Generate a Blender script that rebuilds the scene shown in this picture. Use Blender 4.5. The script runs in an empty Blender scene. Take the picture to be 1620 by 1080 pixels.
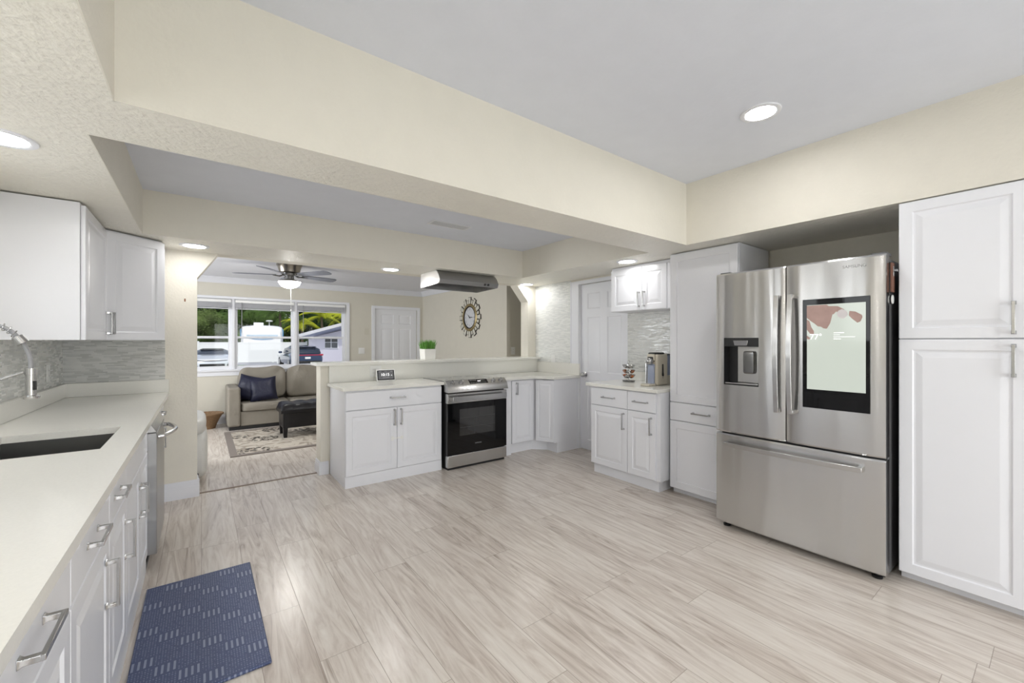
import bpy, bmesh, math, random
from math import sin, cos, pi, radians, sqrt
from mathutils import Vector, Matrix
random.seed(7)
S = bpy.context.scene
C = S.collection
# ------------------------------------------------------------------ camera, sky, sun, exposure
FPX = 658.0; YAW = radians(36.747); CAMZ = 1.335
cd = bpy.data.cameras.new('camera'); cam = bpy.data.objects.new('camera', cd); C.objects.link(cam)
cam.location = (0, 0, CAMZ); cam.rotation_euler = (pi/2, 0, -YAW)
cd.sensor_width = 36.0; cd.lens = 36.0*FPX/1620.0; cd.clip_start = 0.02; cd.clip_end = 300
S.camera = cam
w = bpy.data.worlds.new('world'); S.world = w; w.use_nodes = True
wn = w.node_tree.nodes; wl = w.node_tree.links
bg = wn['Background']
sky = wn.new('ShaderNodeTexSky'); sky.sky_type = 'NISHITA'; sky.sun_disc = False
sky.sun_elevation = radians(50); sky.sun_rotation = radians(200); sky.air_density = 1.0
hs = wn.new('ShaderNodeHueSaturation'); hs.inputs['Saturation'].default_value = 0.5; wl.new(sky.outputs[0], hs.inputs['Color']); wl.new(hs.outputs[0], bg.inputs[0]); bg.inputs[1].default_value = 0.085
sd = bpy.data.lights.new('sun', 'SUN'); sun = bpy.data.objects.new('sun', sd); C.objects.link(sun)
sd.energy = 0.95; sd.angle = radians(1.0); sd.color = (1.0, 0.96, 0.9)
sun.rotation_euler = (radians(42), 0, radians(-14)); sun.location = (0, -5, 12)
def area(name, loc, rot, sx, sy, e, col=(1, 1, 1)):
    d = bpy.data.lights.new(name, 'AREA'); d.shape = 'RECTANGLE'; d.size = sx; d.size_y = sy; d.energy = e; d.color = col
    o = bpy.data.objects.new(name, d); C.objects.link(o); o.location = loc; o.rotation_euler = rot; return o
# added daylight lamps: unseen patio door and lounge side window invented, sink window inferred
area('patio_fill', (1.5, -2.95, 1.2), (radians(-90), 0, pi), 2.3, 2.0, 46, (0.95, 0.975, 1.0)).rotation_euler = (radians(90), 0, 0)
area('daylight_sink_window', (-1.10, 1.9, 1.6), (0, radians(-90), 0), 0.9, 1.6, 7, (0.95, 0.98, 1.0))
area('lounge_fill', (-2.42, 6.4, 1.4), (0, radians(-90), 0), 1.2, 1.6, 52, (0.94, 0.97, 1.0))
S.view_settings.view_transform = 'Standard'; S.view_settings.look = 'None'
S.view_settings.exposure = 0.93; S.view_settings.gamma = 1.0; S.view_settings.use_curve_mapping = False
DOWNLIGHT = 55.0
def at(u, v, d):                    # the world point seen at photo position (u, v) at depth d
    a = (u-810)/FPX
    return (d*(sin(YAW)+a*cos(YAW)), d*(cos(YAW)-a*sin(YAW)), CAMZ+d*(540-v)/FPX)

# ------------------------------------------------------------------ materials
MT = {}
def nm(name):
    m = bpy.data.materials.new(name); m.use_nodes = True; t = m.node_tree
    MT[name] = m
    return m, t.nodes, t.links, t.nodes['Principled BSDF']
def setp(b, col=None, rough=None, metal=None, spec=None, coat=None, em=None, es=None):
    if col is not None: b.inputs['Base Color'].default_value = (*col, 1)
    if rough is not None: b.inputs['Roughness'].default_value = rough
    if metal is not None: b.inputs['Metallic'].default_value = metal
    if spec is not None: b.inputs['Specular IOR Level'].default_value = spec
    if coat is not None: b.inputs['Coat Weight'].default_value = coat
    if em is not None: b.inputs['Emission Color'].default_value = (*em, 1); b.inputs['Emission Strength'].default_value = es
def mat(name, col, rough=0.5, metal=0.0, var=0.03, scale=8.0, bump=0.0, bscale=60.0, stretch=(1, 1, 1), spec=None, coat=None, em=None, es=0, bdist=0.01):
    m, N, L, b = nm(name); setp(b, col, rough, metal, spec, coat, em, es)
    tc = N.new('ShaderNodeTexCoord'); mp = N.new('ShaderNodeMapping'); mp.inputs['Scale'].default_value = stretch
    L.new(tc.outputs['Object'], mp.inputs[0])
    nz = N.new('ShaderNodeTexNoise'); nz.inputs['Scale'].default_value = scale; nz.inputs['Detail'].default_value = 4
    L.new(mp.outputs[0], nz.inputs['Vector'])
    mx = N.new('ShaderNodeMix'); mx.data_type = 'RGBA'
    mx.inputs['A'].default_value = (*[c*(1-var) for c in col], 1); mx.inputs['B'].default_value = (*[min(1, c*(1+var)) for c in col], 1)
    L.new(nz.outputs[0], mx.inputs['Factor']); L.new(mx.outputs['Result'], b.inputs['Base Color'])
    if bump:
        n2 = N.new('ShaderNodeTexNoise'); n2.inputs['Scale'].default_value = bscale; n2.inputs['Detail'].default_value = 3
        L.new(mp.outputs[0], n2.inputs['Vector'])
        bp = N.new('ShaderNodeBump'); bp.inputs['Strength'].default_value = bump; bp.inputs['Distance'].default_value = bdist
        L.new(n2.outputs[0], bp.inputs['Height']); L.new(bp.outputs[0], b.inputs['Normal'])
    return m
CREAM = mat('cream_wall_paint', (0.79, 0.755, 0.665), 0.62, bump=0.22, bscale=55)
CREAMT = mat('cream_textured_ceiling_paint', (0.86, 0.83, 0.745), 0.42, bump=0.7, bscale=42, bdist=0.012)
CEIL = mat('pale_grey_ceiling_paint', (0.775, 0.80, 0.87), 0.75, bump=0.1, bscale=40)
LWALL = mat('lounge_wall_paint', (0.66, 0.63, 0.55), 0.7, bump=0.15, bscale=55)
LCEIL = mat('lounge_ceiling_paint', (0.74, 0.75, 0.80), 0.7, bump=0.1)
WHITE = mat('white_cabinet_foil', (0.825, 0.832, 0.868), 0.28, var=0.01, spec=0.5)
TRIM = mat('white_trim_paint', (0.82, 0.828, 0.865), 0.4, var=0.01)
STONE = mat('ivory_quartz', (0.84, 0.83, 0.775), 0.16, var=0.05, scale=160, spec=0.5)
CHROME = mat('brushed_nickel', (0.50, 0.50, 0.50), 0.22, 1.0, var=0.05)
DARKCH = mat('dark_chrome', (0.25, 0.25, 0.25), 0.2, 1.0)
BLACK = mat('black_plastic', (0.012, 0.012, 0.013), 0.35)
BGLASS = mat('black_glass', (0.003, 0.003, 0.0035), 0.04, spec=0.35)
COOK = mat('black_ceramic_cooktop', (0.02, 0.02, 0.022), 0.06, spec=1.0, coat=1.0)
GREYPL = mat('grey_plastic', (0.30, 0.30, 0.31), 0.4)
OUTLET = mat('white_plastic', (0.86, 0.86, 0.84), 0.35, var=0.01)
MARKW = mat('white_mark', (0.9, 0.9, 0.9), 0.5, em=(1, 1, 1), es=0.55)
LENS3 = mat('dim_light_lens', (0.95, 0.95, 0.95), 0.5, em=(1.0, 0.99, 0.975), es=DOWNLIGHT*0.4)
LENS2 = mat('soffit_light_lens', (0.95, 0.95, 0.95), 0.5, em=(1.0, 0.99, 0.975), es=DOWNLIGHT*0.95)
LENS = mat('light_lens', (0.95, 0.95, 0.95), 0.5, em=(1.0, 0.99, 0.975), es=DOWNLIGHT)
def steel(name, col, rough, axis, tan=(0, 0, 1), aniso=0.6):
    m, N, L, b = nm(name); setp(b, col, rough, 1.0)
    tc = N.new('ShaderNodeTexCoord')
    mp = N.new('ShaderNodeMapping'); mp.inputs['Scale'].default_value = axis; L.new(tc.outputs['Object'], mp.inputs[0])
    nz = N.new('ShaderNodeTexNoise'); nz.inputs['Scale'].default_value = 1.0; nz.inputs['Detail'].default_value = 2; L.new(mp.outputs[0], nz.inputs['Vector'])
    mp2 = N.new('ShaderNodeMapping'); mp2.inputs['Scale'].default_value = [min(900, a*130) if a > 2 else 3 for a in axis]; L.new(tc.outputs['Object'], mp2.inputs[0])
    n2 = N.new('ShaderNodeTexNoise'); n2.inputs['Scale'].default_value = 1.0; n2.inputs['Detail'].default_value = 1; L.new(mp2.outputs[0], n2.inputs['Vector'])
    b1 = N.new('ShaderNodeBump'); b1.inputs['Strength'].default_value = 0.55; b1.inputs['Distance'].default_value = 0.02; L.new(nz.outputs[0], b1.inputs['Height'])
    b2 = N.new('ShaderNodeBump'); b2.inputs['Strength'].default_value = 0.06; b2.inputs['Distance'].default_value = 0.001; L.new(n2.outputs[0], b2.inputs['Height'])
    L.new(b1.outputs[0], b2.inputs['Normal']); L.new(b2.outputs[0], b.inputs['Normal'])
    tg = N.new('ShaderNodeCombineXYZ'); tg.inputs[0].default_value, tg.inputs[1].default_value, tg.inputs[2].default_value = tan; b.inputs['Anisotropic'].default_value = aniso; L.new(tg.outputs[0], b.inputs['Tangent'])
    return m
HOODM = steel('brushed_hood_steel', (0.40, 0.40, 0.40), 0.3, (1.0, 1.0, 4.0), (0, 0, 1), 0.5)
STEEL = steel('brushed_stainless_steel', (0.60, 0.598, 0.598), 0.22, (4.5, 0.3, 0.45), aniso=0.93)
STEELX = steel('brushed_stainless_steel_horizontal', (0.56, 0.555, 0.55), 0.24, (1.0, 1.0, 4.0))
SINKM = mat('satin_sink_steel', (0.20, 0.20, 0.195), 0.38, 1.0, scale=3)
FSIDE = mat('grey_fridge_side', (0.16, 0.16, 0.165), 0.4, 0.4)
# planks / mosaic: rows across one axis, random lengths along the other
def planks(name, rowax, lenax, roww, plen, cols, gap, gapcol, rough, grain=True, bump=0.3, spec=0.5, third=None):
    m, N, L, b = nm(name); setp(b, rough=rough, spec=spec)
    tc = N.new('ShaderNodeTexCoord'); sp = N.new('ShaderNodeSeparateXYZ'); L.new(tc.outputs['Object'], sp.inputs[0])
    def M(op, a, c=None, d=None):
        n = N.new('ShaderNodeMath'); n.operation = op
        for i, q in enumerate((a, c, d)):
            if q is None: continue
            if isinstance(q, (int, float)): n.inputs[i].default_value = q
            else: L.new(q, n.inputs[i])
        return n.outputs[0]
    R = M('DIVIDE', sp.outputs[rowax], roww); rid = M('FLOOR', R); rf = M('FRACT', R)
    w1 = N.new('ShaderNodeTexWhiteNoise'); w1.noise_dimensions = '1D'; L.new(rid, w1.inputs['W'])
    P = M('ADD', M('DIVIDE', sp.outputs[lenax], plen), M('MULTIPLY', w1.outputs['Value'], 7.31)); pid = M('FLOOR', P); pf = M('FRACT', P)
    cb = N.new('ShaderNodeCombineXYZ'); L.new(rid, cb.inputs[0]); L.new(pid, cb.inputs[1])
    w2 = N.new('ShaderNodeTexWhiteNoise'); w2.noise_dimensions = '3D'; L.new(cb.outputs[0], w2.inputs['Vector'])
    rnd = w2.outputs['Value']
    er = M('MULTIPLY', M('MINIMUM', rf, M('SUBTRACT', 1.0, rf)), roww); ep = M('MULTIPLY', M('MINIMUM', pf, M('SUBTRACT', 1.0, pf)), plen)
    edge = M('MINIMUM', er, ep); line = M('SMOOTH_MIN', 1.0, M('DIVIDE', edge, gap), 0.1)
    cr = N.new('ShaderNodeValToRGB'); cr.color_ramp.interpolation = 'LINEAR'
    el = cr.color_ramp.elements
    while len(el) < len(cols): el.new(0.5)
    for i, c in enumerate(cols): el[i].position = i/(len(cols)-1); el[i].color = (*c, 1)
    if grain:
        v = N.new('ShaderNodeCombineXYZ')
        L.new(M('MULTIPLY', sp.outputs[rowax], 9.5), v.inputs[0]); L.new(M('MULTIPLY', sp.outputs[lenax], 0.95), v.inputs[1]); L.new(M('MULTIPLY', rnd, 60.0), v.inputs[2])
        n1 = N.new('ShaderNodeTexNoise'); n1.inputs['Scale'].default_value = 1.6; n1.inputs['Detail'].default_value = 7; n1.inputs['Roughness'].default_value = 0.62; n1.inputs['Distortion'].default_value = 2.2
        L.new(v.outputs[0], n1.inputs['Vector'])
        f = M('ADD', M('MULTIPLY', M('SUBTRACT', n1.outputs[0], 0.5), 1.9), M('ADD', 0.56, M('MULTIPLY', M('SUBTRACT', rnd, 0.5), 0.26)))
        L.new(f, cr.inputs[0])
        v2 = N.new('ShaderNodeCombineXYZ')
        L.new(M('MULTIPLY', sp.outputs[rowax], 34.0), v2.inputs[0]); L.new(M('MULTIPLY', sp.outputs[lenax], 1.1), v2.inputs[1]); L.new(M('MULTIPLY', rnd, 91.0), v2.inputs[2])
        n2 = N.new('ShaderNodeTexNoise'); n2.inputs['Scale'].default_value = 1.0; n2.inputs['Detail'].default_value = 6; n2.inputs['Roughness'].default_value = 0.6; n2.inputs['Distortion'].default_value = 0.5
        L.new(v2.outputs[0], n2.inputs['Vector'])
        st = N.new('ShaderNodeValToRGB'); st.color_ramp.elements[0].position = 0.62; st.color_ramp.elements[0].color = (1, 1, 1, 1)
        st.color_ramp.elements[1].position = 0.80; st.color_ramp.elements[1].color = (0.42, 0.36, 0.32, 1); L.new(n2.outputs[0], st.inputs[0])
        mu = N.new('ShaderNodeMix'); mu.data_type = 'RGBA'; mu.blend_type = 'MULTIPLY'; mu.inputs['Factor'].default_value = 0.95
        L.new(cr.outputs[0], mu.inputs['A']); L.new(st.outputs[0], mu.inputs['B']); base = mu.outputs['Result']
    else:
        L.new(rnd, cr.inputs[0]); base = cr.outputs[0]
    mg = N.new('ShaderNodeMix'); mg.data_type = 'RGBA'; mg.inputs['A'].default_value = (*gapcol, 1)
    L.new(base, mg.inputs['B']); L.new(line, mg.inputs['Factor']); L.new(mg.outputs['Result'], b.inputs['Base Color'])
    bp = N.new('ShaderNodeBump'); bp.inputs['Strength'].default_value = bump; bp.inputs['Distance'].default_value = 0.002
    if grain: L.new(line, bp.inputs['Height'])
    else: L.new(M('ADD', line, M('MULTIPLY', rnd, 0.9)), bp.inputs['Height'])
    L.new(bp.outputs[0], b.inputs['Normal'])
    if not grain:
        L.new(M('ADD', 0.08, M('MULTIPLY', rnd, 0.35)), b.inputs['Roughness'])
    else:
        L.new(M('ADD', rough-0.04, M('MULTIPLY', n1.outputs[0], 0.1)), b.inputs['Roughness'])
    return m
FLOOR = planks('pale_oak_laminate', 0, 1, 0.1985, 1.22, [(0.36, 0.30, 0.255), (0.56, 0.49, 0.43), (0.69, 0.63, 0.565), (0.76, 0.71, 0.645)], 0.0017, (0.30, 0.245, 0.20), 0.24)
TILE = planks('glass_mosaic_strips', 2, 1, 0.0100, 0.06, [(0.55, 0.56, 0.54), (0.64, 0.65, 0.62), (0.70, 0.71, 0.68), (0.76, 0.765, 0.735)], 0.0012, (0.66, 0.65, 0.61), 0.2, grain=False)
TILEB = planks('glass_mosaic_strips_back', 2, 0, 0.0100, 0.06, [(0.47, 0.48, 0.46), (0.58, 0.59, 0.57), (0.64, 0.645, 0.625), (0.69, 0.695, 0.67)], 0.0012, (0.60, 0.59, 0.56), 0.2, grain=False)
TILEW = planks('white_mosaic_strips', 2, 1, 0.0100, 0.06, [(0.70, 0.72, 0.70), (0.78, 0.795, 0.77), (0.84, 0.85, 0.82)], 0.0012, (0.76, 0.75, 0.71), 0.2, grain=False)
def glassmat():
    m, N, L, b = nm('window_glass'); N.remove(b)
    tr = N.new('ShaderNodeBsdfTransparent'); gl = N.new('ShaderNodeBsdfGlossy'); gl.inputs['Roughness'].default_value = 0.02
    fr = N.new('ShaderNodeFresnel'); fr.inputs[0].default_value = 1.45; mx = N.new('ShaderNodeMixShader')
    mm = N.new('ShaderNodeMath'); mm.operation = 'MULTIPLY'; mm.inputs[1].default_value = 0.35; L.new(fr.outputs[0], mm.inputs[0]); L.new(mm.outputs[0], mx.inputs[0]); L.new(tr.outputs[0], mx.inputs[1]); L.new(gl.outputs[0], mx.inputs[2])
    L.new(mx.outputs[0], N['Material Output'].inputs[0]); return m
GLASS = glassmat()
def matmat():          # woven anti-fatigue mat: alternating blocks of upright dashes and rows of dots
    m, N, L, b = nm('blue_woven_vinyl'); setp(b, rough=0.42)
    tc = N.new('ShaderNodeTexCoord'); sp = N.new('ShaderNodeSeparateXYZ'); L.new(tc.outputs['Object'], sp.inputs[0])
    def M(op, a, c=None):
        n = N.new('ShaderNodeMath'); n.operation = op
        for i, q in enumerate((a, c)):
            if q is None: continue
            if isinstance(q, (int, float)): n.inputs[i].default_value = q
            else: L.new(q, n.inputs[i])
        return n.outputs[0]
    X, Y = sp.outputs[0], sp.outputs[1]
    bx, by = M('DIVIDE', X, 0.078), M('DIVIDE', Y, 0.078)
    par = M('FLOORED_MODULO', M('ADD', M('FLOOR', bx), M('MULTIPLY', M('FLOOR', by), 1.0)), 3.0)
    isd = M('LESS_THAN', par, 0.5)
    def tri(a, n): return M('ABSOLUTE', M('SUBTRACT', M('FRACT', M('MULTIPLY', a, n)), 0.5))
    dash = M('MULTIPLY', M('LESS_THAN', tri(bx, 4.0), 0.2), M('LESS_THAN', tri(by, 1.0), 0.36))
    dots = M('MULTIPLY', M('LESS_THAN', tri(bx, 8.0), 0.22), M('LESS_THAN', tri(by, 6.0), 0.3))
    nz = N.new('ShaderNodeTexNoise'); nz.inputs['Scale'].default_value = 90; L.new(tc.outputs['Object'], nz.inputs['Vector'])
    dots = M('MULTIPLY', dots, M('GREATER_THAN', nz.outputs[0], 0.46))
    pat = M('ADD', M('MULTIPLY', dash, isd), M('MULTIPLY', M('MULTIPLY', dots, M('SUBTRACT', 1.0, isd)), 0.55))
    weave = M('MULTIPLY', M('LESS_THAN', tri(by, 1.0), 0.47), 1.0)
    mx = N.new('ShaderNodeMix'); mx.data_type = 'RGBA'; mx.inputs['A'].default_value = (0.045, 0.066, 0.16, 1); mx.inputs['B'].default_value = (0.30, 0.34, 0.46, 1)
    L.new(M('MULTIPLY', pat, 0.75), mx.inputs['Factor']); L.new(mx.outputs['Result'], b.inputs['Base Color'])
    bp = N.new('ShaderNodeBump'); bp.inputs['Strength'].default_value = 0.4; bp.inputs['Distance'].default_value = 0.002
    L.new(M('ADD', pat, weave), bp.inputs['Height']); L.new(bp.outputs[0], b.inputs['Normal'])
    return m
MATB = matmat()
def rugmat():
    m, N, L, b = nm('floral_rug_wool'); setp(b, rough=0.9)
    tc = N.new('ShaderNodeTexCoord')
    def vor(sc, feat='F1'):
        v = N.new('ShaderNodeTexVoronoi'); v.inputs['Scale'].default_value = sc; v.feature = feat; L.new(tc.outputs['Object'], v.inputs['Vector']); return v
    wv = N.new('ShaderNodeTexNoise'); wv.inputs['Scale'].default_value = 5; wv.inputs['Distortion'].default_value = 2.5; L.new(tc.outputs['Object'], wv.inputs['Vector'])
    r1 = N.new('ShaderNodeValToRGB'); e = r1.color_ramp.elements
    e[0].position = 0.44; e[0].color = (0.33, 0.285, 0.235, 1); e[1].position = 0.53; e[1].color = (0.53, 0.48, 0.41, 1); L.new(wv.outputs[0], r1.inputs[0])
    big = vor(1.9); small = vor(22)
    def M(op, a, c):
        n = N.new('ShaderNodeMath'); n.operation = op
        for i, q in enumerate((a, c)):
            if isinstance(q, (int, float)): n.inputs[i].default_value = q
            else: L.new(q, n.inputs[i])
        return n.outputs[0]
    fl = M('MULTIPLY', M('LESS_THAN', big.outputs['Distance'], 0.34), M('LESS_THAN', small.outputs['Distance'], 0.5))
    mx = N.new('ShaderNodeMix'); mx.data_type = 'RGBA'; mx.inputs['B'].default_value = (0.035, 0.028, 0.022, 1)
    L.new(r1.outputs[0], mx.inputs['A']); L.new(fl, mx.inputs['Factor']); L.new(mx.outputs['Result'], b.inputs['Base Color'])
    return m
RUG = rugmat()
RUGB = mat('taupe_rug_border', (0.22, 0.19, 0.17), 0.9)
SOFA = mat('taupe_sofa_fabric', (0.27, 0.245, 0.205), 0.85, var=0.06, scale=6, bump=0.35, bscale=7, bdist=0.05)
NAVY = mat('navy_satin', (0.003, 0.0045, 0.026), 0.5, bump=0.3, bscale=12, bdist=0.04)
LEATH = mat('black_leather', (0.006, 0.0055, 0.008), 0.3, bump=0.25, bscale=14, bdist=0.02, spec=0.4)
RECL = mat('cream_recliner_leather', (0.70, 0.69, 0.66), 0.4, bump=0.15, bscale=9)
WICK = mat('brown_wicker', (0.24, 0.145, 0.075), 0.7, var=0.4, scale=60, bump=0.8, bscale=70)
GRASSM = mat('bright_green_blades', (0.13, 0.34, 0.05), 0.5, var=0.4, scale=30)
POT = mat('white_ceramic', (0.86, 0.85, 0.80), 0.3)
BRONZE = mat('dark_bronze', (0.035, 0.026, 0.02), 0.4, 0.6)
GOLDM = mat('aged_gold', (0.33, 0.26, 0.13), 0.4, 0.7)
MIRR = mat('mirror_facets', (0.72, 0.70, 0.62), 0.2, 0.25, bump=0.3, bscale=40)
FACE = mat('clock_face_paper', (0.62, 0.63, 0.66), 0.6)
NICKF = mat('antique_nickel', (0.33, 0.30, 0.26), 0.28, 1.0)
BLADE = mat('grey_fan_blade', (0.20, 0.21, 0.25), 0.45)
BOWL = mat('frosted_bowl_glass', (0.95, 0.95, 0.93), 0.4, em=(1, 0.98, 0.93), es=40.0)
BEIGE = mat('beige_appliance_plastic', (0.60, 0.55, 0.45), 0.3)
BLUEG = mat('smoky_blue_tank', (0.30, 0.34, 0.45), 0.1, spec=0.7)
COPPER = mat('copper_capsule', (0.55, 0.19, 0.07), 0.25, 0.9)
SCREEN = mat('pale_green_screen', (0.1, 0.1, 0.1), 0.1, em=(0.66, 0.72, 0.63), es=0.42)
PETAL = mat('dusky_petal_print', (0.2, 0.14, 0.12), 0.3, em=(0.36, 0.22, 0.19), es=0.3, scale=14, var=0.5)
PETALD = mat('pale_petal_print', (0.2, 0.18, 0.18), 0.3, em=(0.60, 0.56, 0.54), es=0.36)
DSCREEN = mat('dark_grey_screen', (0.03, 0.03, 0.03), 0.1, em=(0.07, 0.07, 0.072), es=0.8)
WOODB = mat('reddish_wood', (0.20, 0.09, 0.06), 0.5, var=0.3, scale=25, stretch=(6, 6, 1))
BLINDM = mat('grey_blind_slats', (0.68, 0.68, 0.71), 0.5)
SEAM = mat('dark_shadow_seam', (0.05, 0.05, 0.05), 0.8)

# ------------------------------------------------------------------ mesh builder
class MB:
    def __init__(s): s.v = []; s.f = []
    def add(s, vs, fs):
        o = len(s.v); s.v += [tuple(p) for p in vs]; s.f += [tuple(i+o for i in f) for f in fs]; return s
    def box(s, x0, y0, z0, x1, y1, z1):
        if x0 > x1: x0, x1 = x1, x0
        if y0 > y1: y0, y1 = y1, y0
        if z0 > z1: z0, z1 = z1, z0
        return s.hexa([(x0, y0, z0), (x1, y0, z0), (x1, y1, z0), (x0, y1, z0), (x0, y0, z1), (x1, y0, z1), (x1, y1, z1), (x0, y1, z1)])
    def hexa(s, p): return s.add(p, [(0, 3, 2, 1), (4, 5, 6, 7), (0, 1, 5, 4), (1, 2, 6, 5), (2, 3, 7, 6), (3, 0, 4, 7)])
    def prism(s, poly, ax, a0, a1):        # poly in the two other axes (cyclic order kept)
        def P(q, a): return {0: (a, q[0], q[1]), 1: (q[0], a, q[1]), 2: (q[0], q[1], a)}[ax]
        n = len(poly); vs = [P(q, a0) for q in poly]+[P(q, a1) for q in poly]
        return s.add(vs, [tuple(range(n))[::-1], tuple(range(n, 2*n))]+[(i, (i+1) % n, n+(i+1) % n, n+i) for i in range(n)])
    def tube(s, pts, r, n=10, caps=True):
        pts = [Vector(p) for p in pts]; k = len(pts)
        rs = r if isinstance(r, (list, tuple)) else [r]*k
        T = [(pts[min(i+1, k-1)]-pts[max(i-1, 0)]).normalized() for i in range(k)]
        up = Vector((0, 0, 1)) if abs(T[0].z) < 0.9 else Vector((1, 0, 0))
        a = T[0].cross(up).normalized(); vs = []
        for i in range(k):
            a = (a-T[i]*a.dot(T[i])).normalized(); b_ = T[i].cross(a)
            for j in range(n):
                t = 2*pi*j/n; vs.append(pts[i]+(a*cos(t)+b_*sin(t))*rs[i])
        fs = [(i*n+j, i*n+(j+1) % n, (i+1)*n+(j+1) % n, (i+1)*n+j) for i in range(k-1) for j in range(n)]
        if caps: fs += [tuple(range(n))[::-1], tuple(range((k-1)*n, k*n))]
        return s.add(vs, fs)
    def lathe(s, prof, c=(0, 0, 0), n=28, axis='z', sx=1, sy=1):
        vs = []
        for r, h in prof:
            for j in range(n):
                t = 2*pi*j/n; q = (r*cos(t)*sx, r*sin(t)*sy, h)
                if axis == 'y': q = (q[0], q[2], q[1])
                if axis == 'x': q = (q[2], q[0], q[1])
                vs.append((q[0]+c[0], q[1]+c[1], q[2]+c[2]))
        k = len(prof)
        fs = [(i*n+j, i*n+(j+1) % n, (i+1)*n+(j+1) % n, (i+1)*n+j) for i in range(k-1) for j in range(n)]
        if prof[0][0] > 0.001 and prof[-1][0] > 0.001: fs += [((k-1)*n+j, (k-1)*n+(j+1) % n, (j+1) % n, j) for j in range(n)]
        else: fs += [tuple(range(n))[::-1], tuple(range((k-1)*n, k*n))]
        return s.add(vs, fs)
    def sq(s, c, h, e=0.35, e2=None, nu=24, nv=14, bulge=0):   # superellipsoid, half sizes h
        e2 = e if e2 is None else e2
        def g(w_, m): return math.copysign(abs(w_)**m, w_)
        vs = []
        for i in range(nv+1):
            p = -pi/2+pi*i/nv
            for j in range(nu):
                t = 2*pi*j/nu
                vs.append((c[0]+h[0]*g(cos(p), e)*g(cos(t), e2), c[1]+h[1]*g(cos(p), e)*g(sin(t), e2), c[2]+h[2]*g(sin(p), e)))
        fs = [(i*nu+j, i*nu+(j+1) % nu, (i+1)*nu+(j+1) % nu, (i+1)*nu+j) for i in range(nv) for j in range(nu)]
        return s.add(vs, fs)
    def panel(s, x0, x1, z0, z1, prof, yf=0.0, yb=0.02):      # stepped door front, facing -y; prof = [(inset, depth)]
        vs = []; fs = []
        for ins, dp in prof:
            vs += [(x0+ins, yf+dp, z0+ins), (x1-ins, yf+dp, z0+ins), (x1-ins, yf+dp, z1-ins), (x0+ins, yf+dp, z1-ins)]
        k = len(prof)
        vs += [(x0, yb, z0), (x1, yb, z0), (x1, yb, z1), (x0, yb, z1)]
        for i in range(k-1):
            for j in range(4): fs.append((i*4+j, i*4+(j+1) % 4, (i+1)*4+(j+1) % 4, (i+1)*4+j))
        fs.append(tuple((k-1)*4+j for j in range(4)))
        for j in range(4): fs.append((k*4+j, k*4+(j+1) % 4, (j+1) % 4, j))
        fs.append(tuple(k*4+j for j in (3, 2, 1, 0)))
        return s.add(vs, fs)
    def xf(s, M_): s.v = [tuple(M_ @ Vector(p)) for p in s.v]; return s
def obj(name, mb, m, parent=None, bevel=0, smooth=35, seg=2):
    me = bpy.data.meshes.new(name); me.from_pydata(mb.v, [], mb.f); me.update()
    b_ = bmesh.new(); b_.from_mesh(me); bmesh.ops.remove_doubles(b_, verts=b_.verts, dist=1e-6)
    bmesh.ops.recalc_face_normals(b_, faces=b_.faces); b_.to_mesh(me); b_.free()
    if smooth:
        for p in me.polygons: p.use_smooth = True
        me.set_sharp_from_angle(angle=radians(smooth))
    o = bpy.data.objects.new(name, me); C.objects.link(o)
    if m: me.materials.append(m)
    if parent: o.parent = parent
    if bevel:
        bv = o.modifiers.new('bevel', 'BEVEL'); bv.width = bevel; bv.segments = seg; bv.limit_method = 'ANGLE'; bv.angle_limit = radians(40); bv.harden_normals = False
    return o
def tag(o, label=None, cat=None, group=None, kind=None):
    if label: o['label'] = label
    if cat: o['category'] = cat
    if group: o['group'] = group
    if kind: o['kind'] = kind
    return o
def thing(name, label, cat, loc=(0, 0, 0), rz=0.0, group=None):
    o = bpy.data.objects.new(name, None); C.objects.link(o); o.empty_display_size = 0.1
    o.location = loc; o.rotation_euler = (0, 0, rz); return tag(o, label, cat, group)
def copy_tree(o, parent=None):
    c = o.copy(); C.objects.link(c)
    if parent: c.parent = parent
    for ch in list(o.children): copy_tree(ch, c)
    return c
def struct(name, mb, m, bevel=0, smooth=0, label=None):
    o = obj(name, mb, m, bevel=bevel, smooth=smooth); o['kind'] = 'structure'
    if label: o['label'] = label
    return o
def text(name, s_, size, M_, m, parent, ext=0.0006, align='CENTER', sx=1.0):
    cu = bpy.data.curves.new(name, 'FONT'); cu.body = s_; cu.size = size; cu.extrude = ext; cu.align_x = align; cu.align_y = 'CENTER'
    t = bpy.data.objects.new(name, cu); C.objects.link(t)
    dg = bpy.context.evaluated_depsgraph_get(); dg.update()
    me = bpy.data.meshes.new_from_object(t.evaluated_get(dg)); bpy.data.objects.remove(t)
    me.transform(M_ @ Matrix.Diagonal((sx, 1, 1, 1)))
    o = bpy.data.objects.new(name, me); C.objects.link(o); me.materials.clear(); me.materials.append(m); o.parent = parent
    return o
FACEFRONT = Matrix.Rotation(pi/2, 4, 'X')      # text lying in xy -> upright facing -y
RM = -pi/2   # local front (-y) towards -X (right-hand wall), local x runs towards the camera
RP = pi/2    # local front towards +X (left-hand run), local x runs away from the camera

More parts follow.
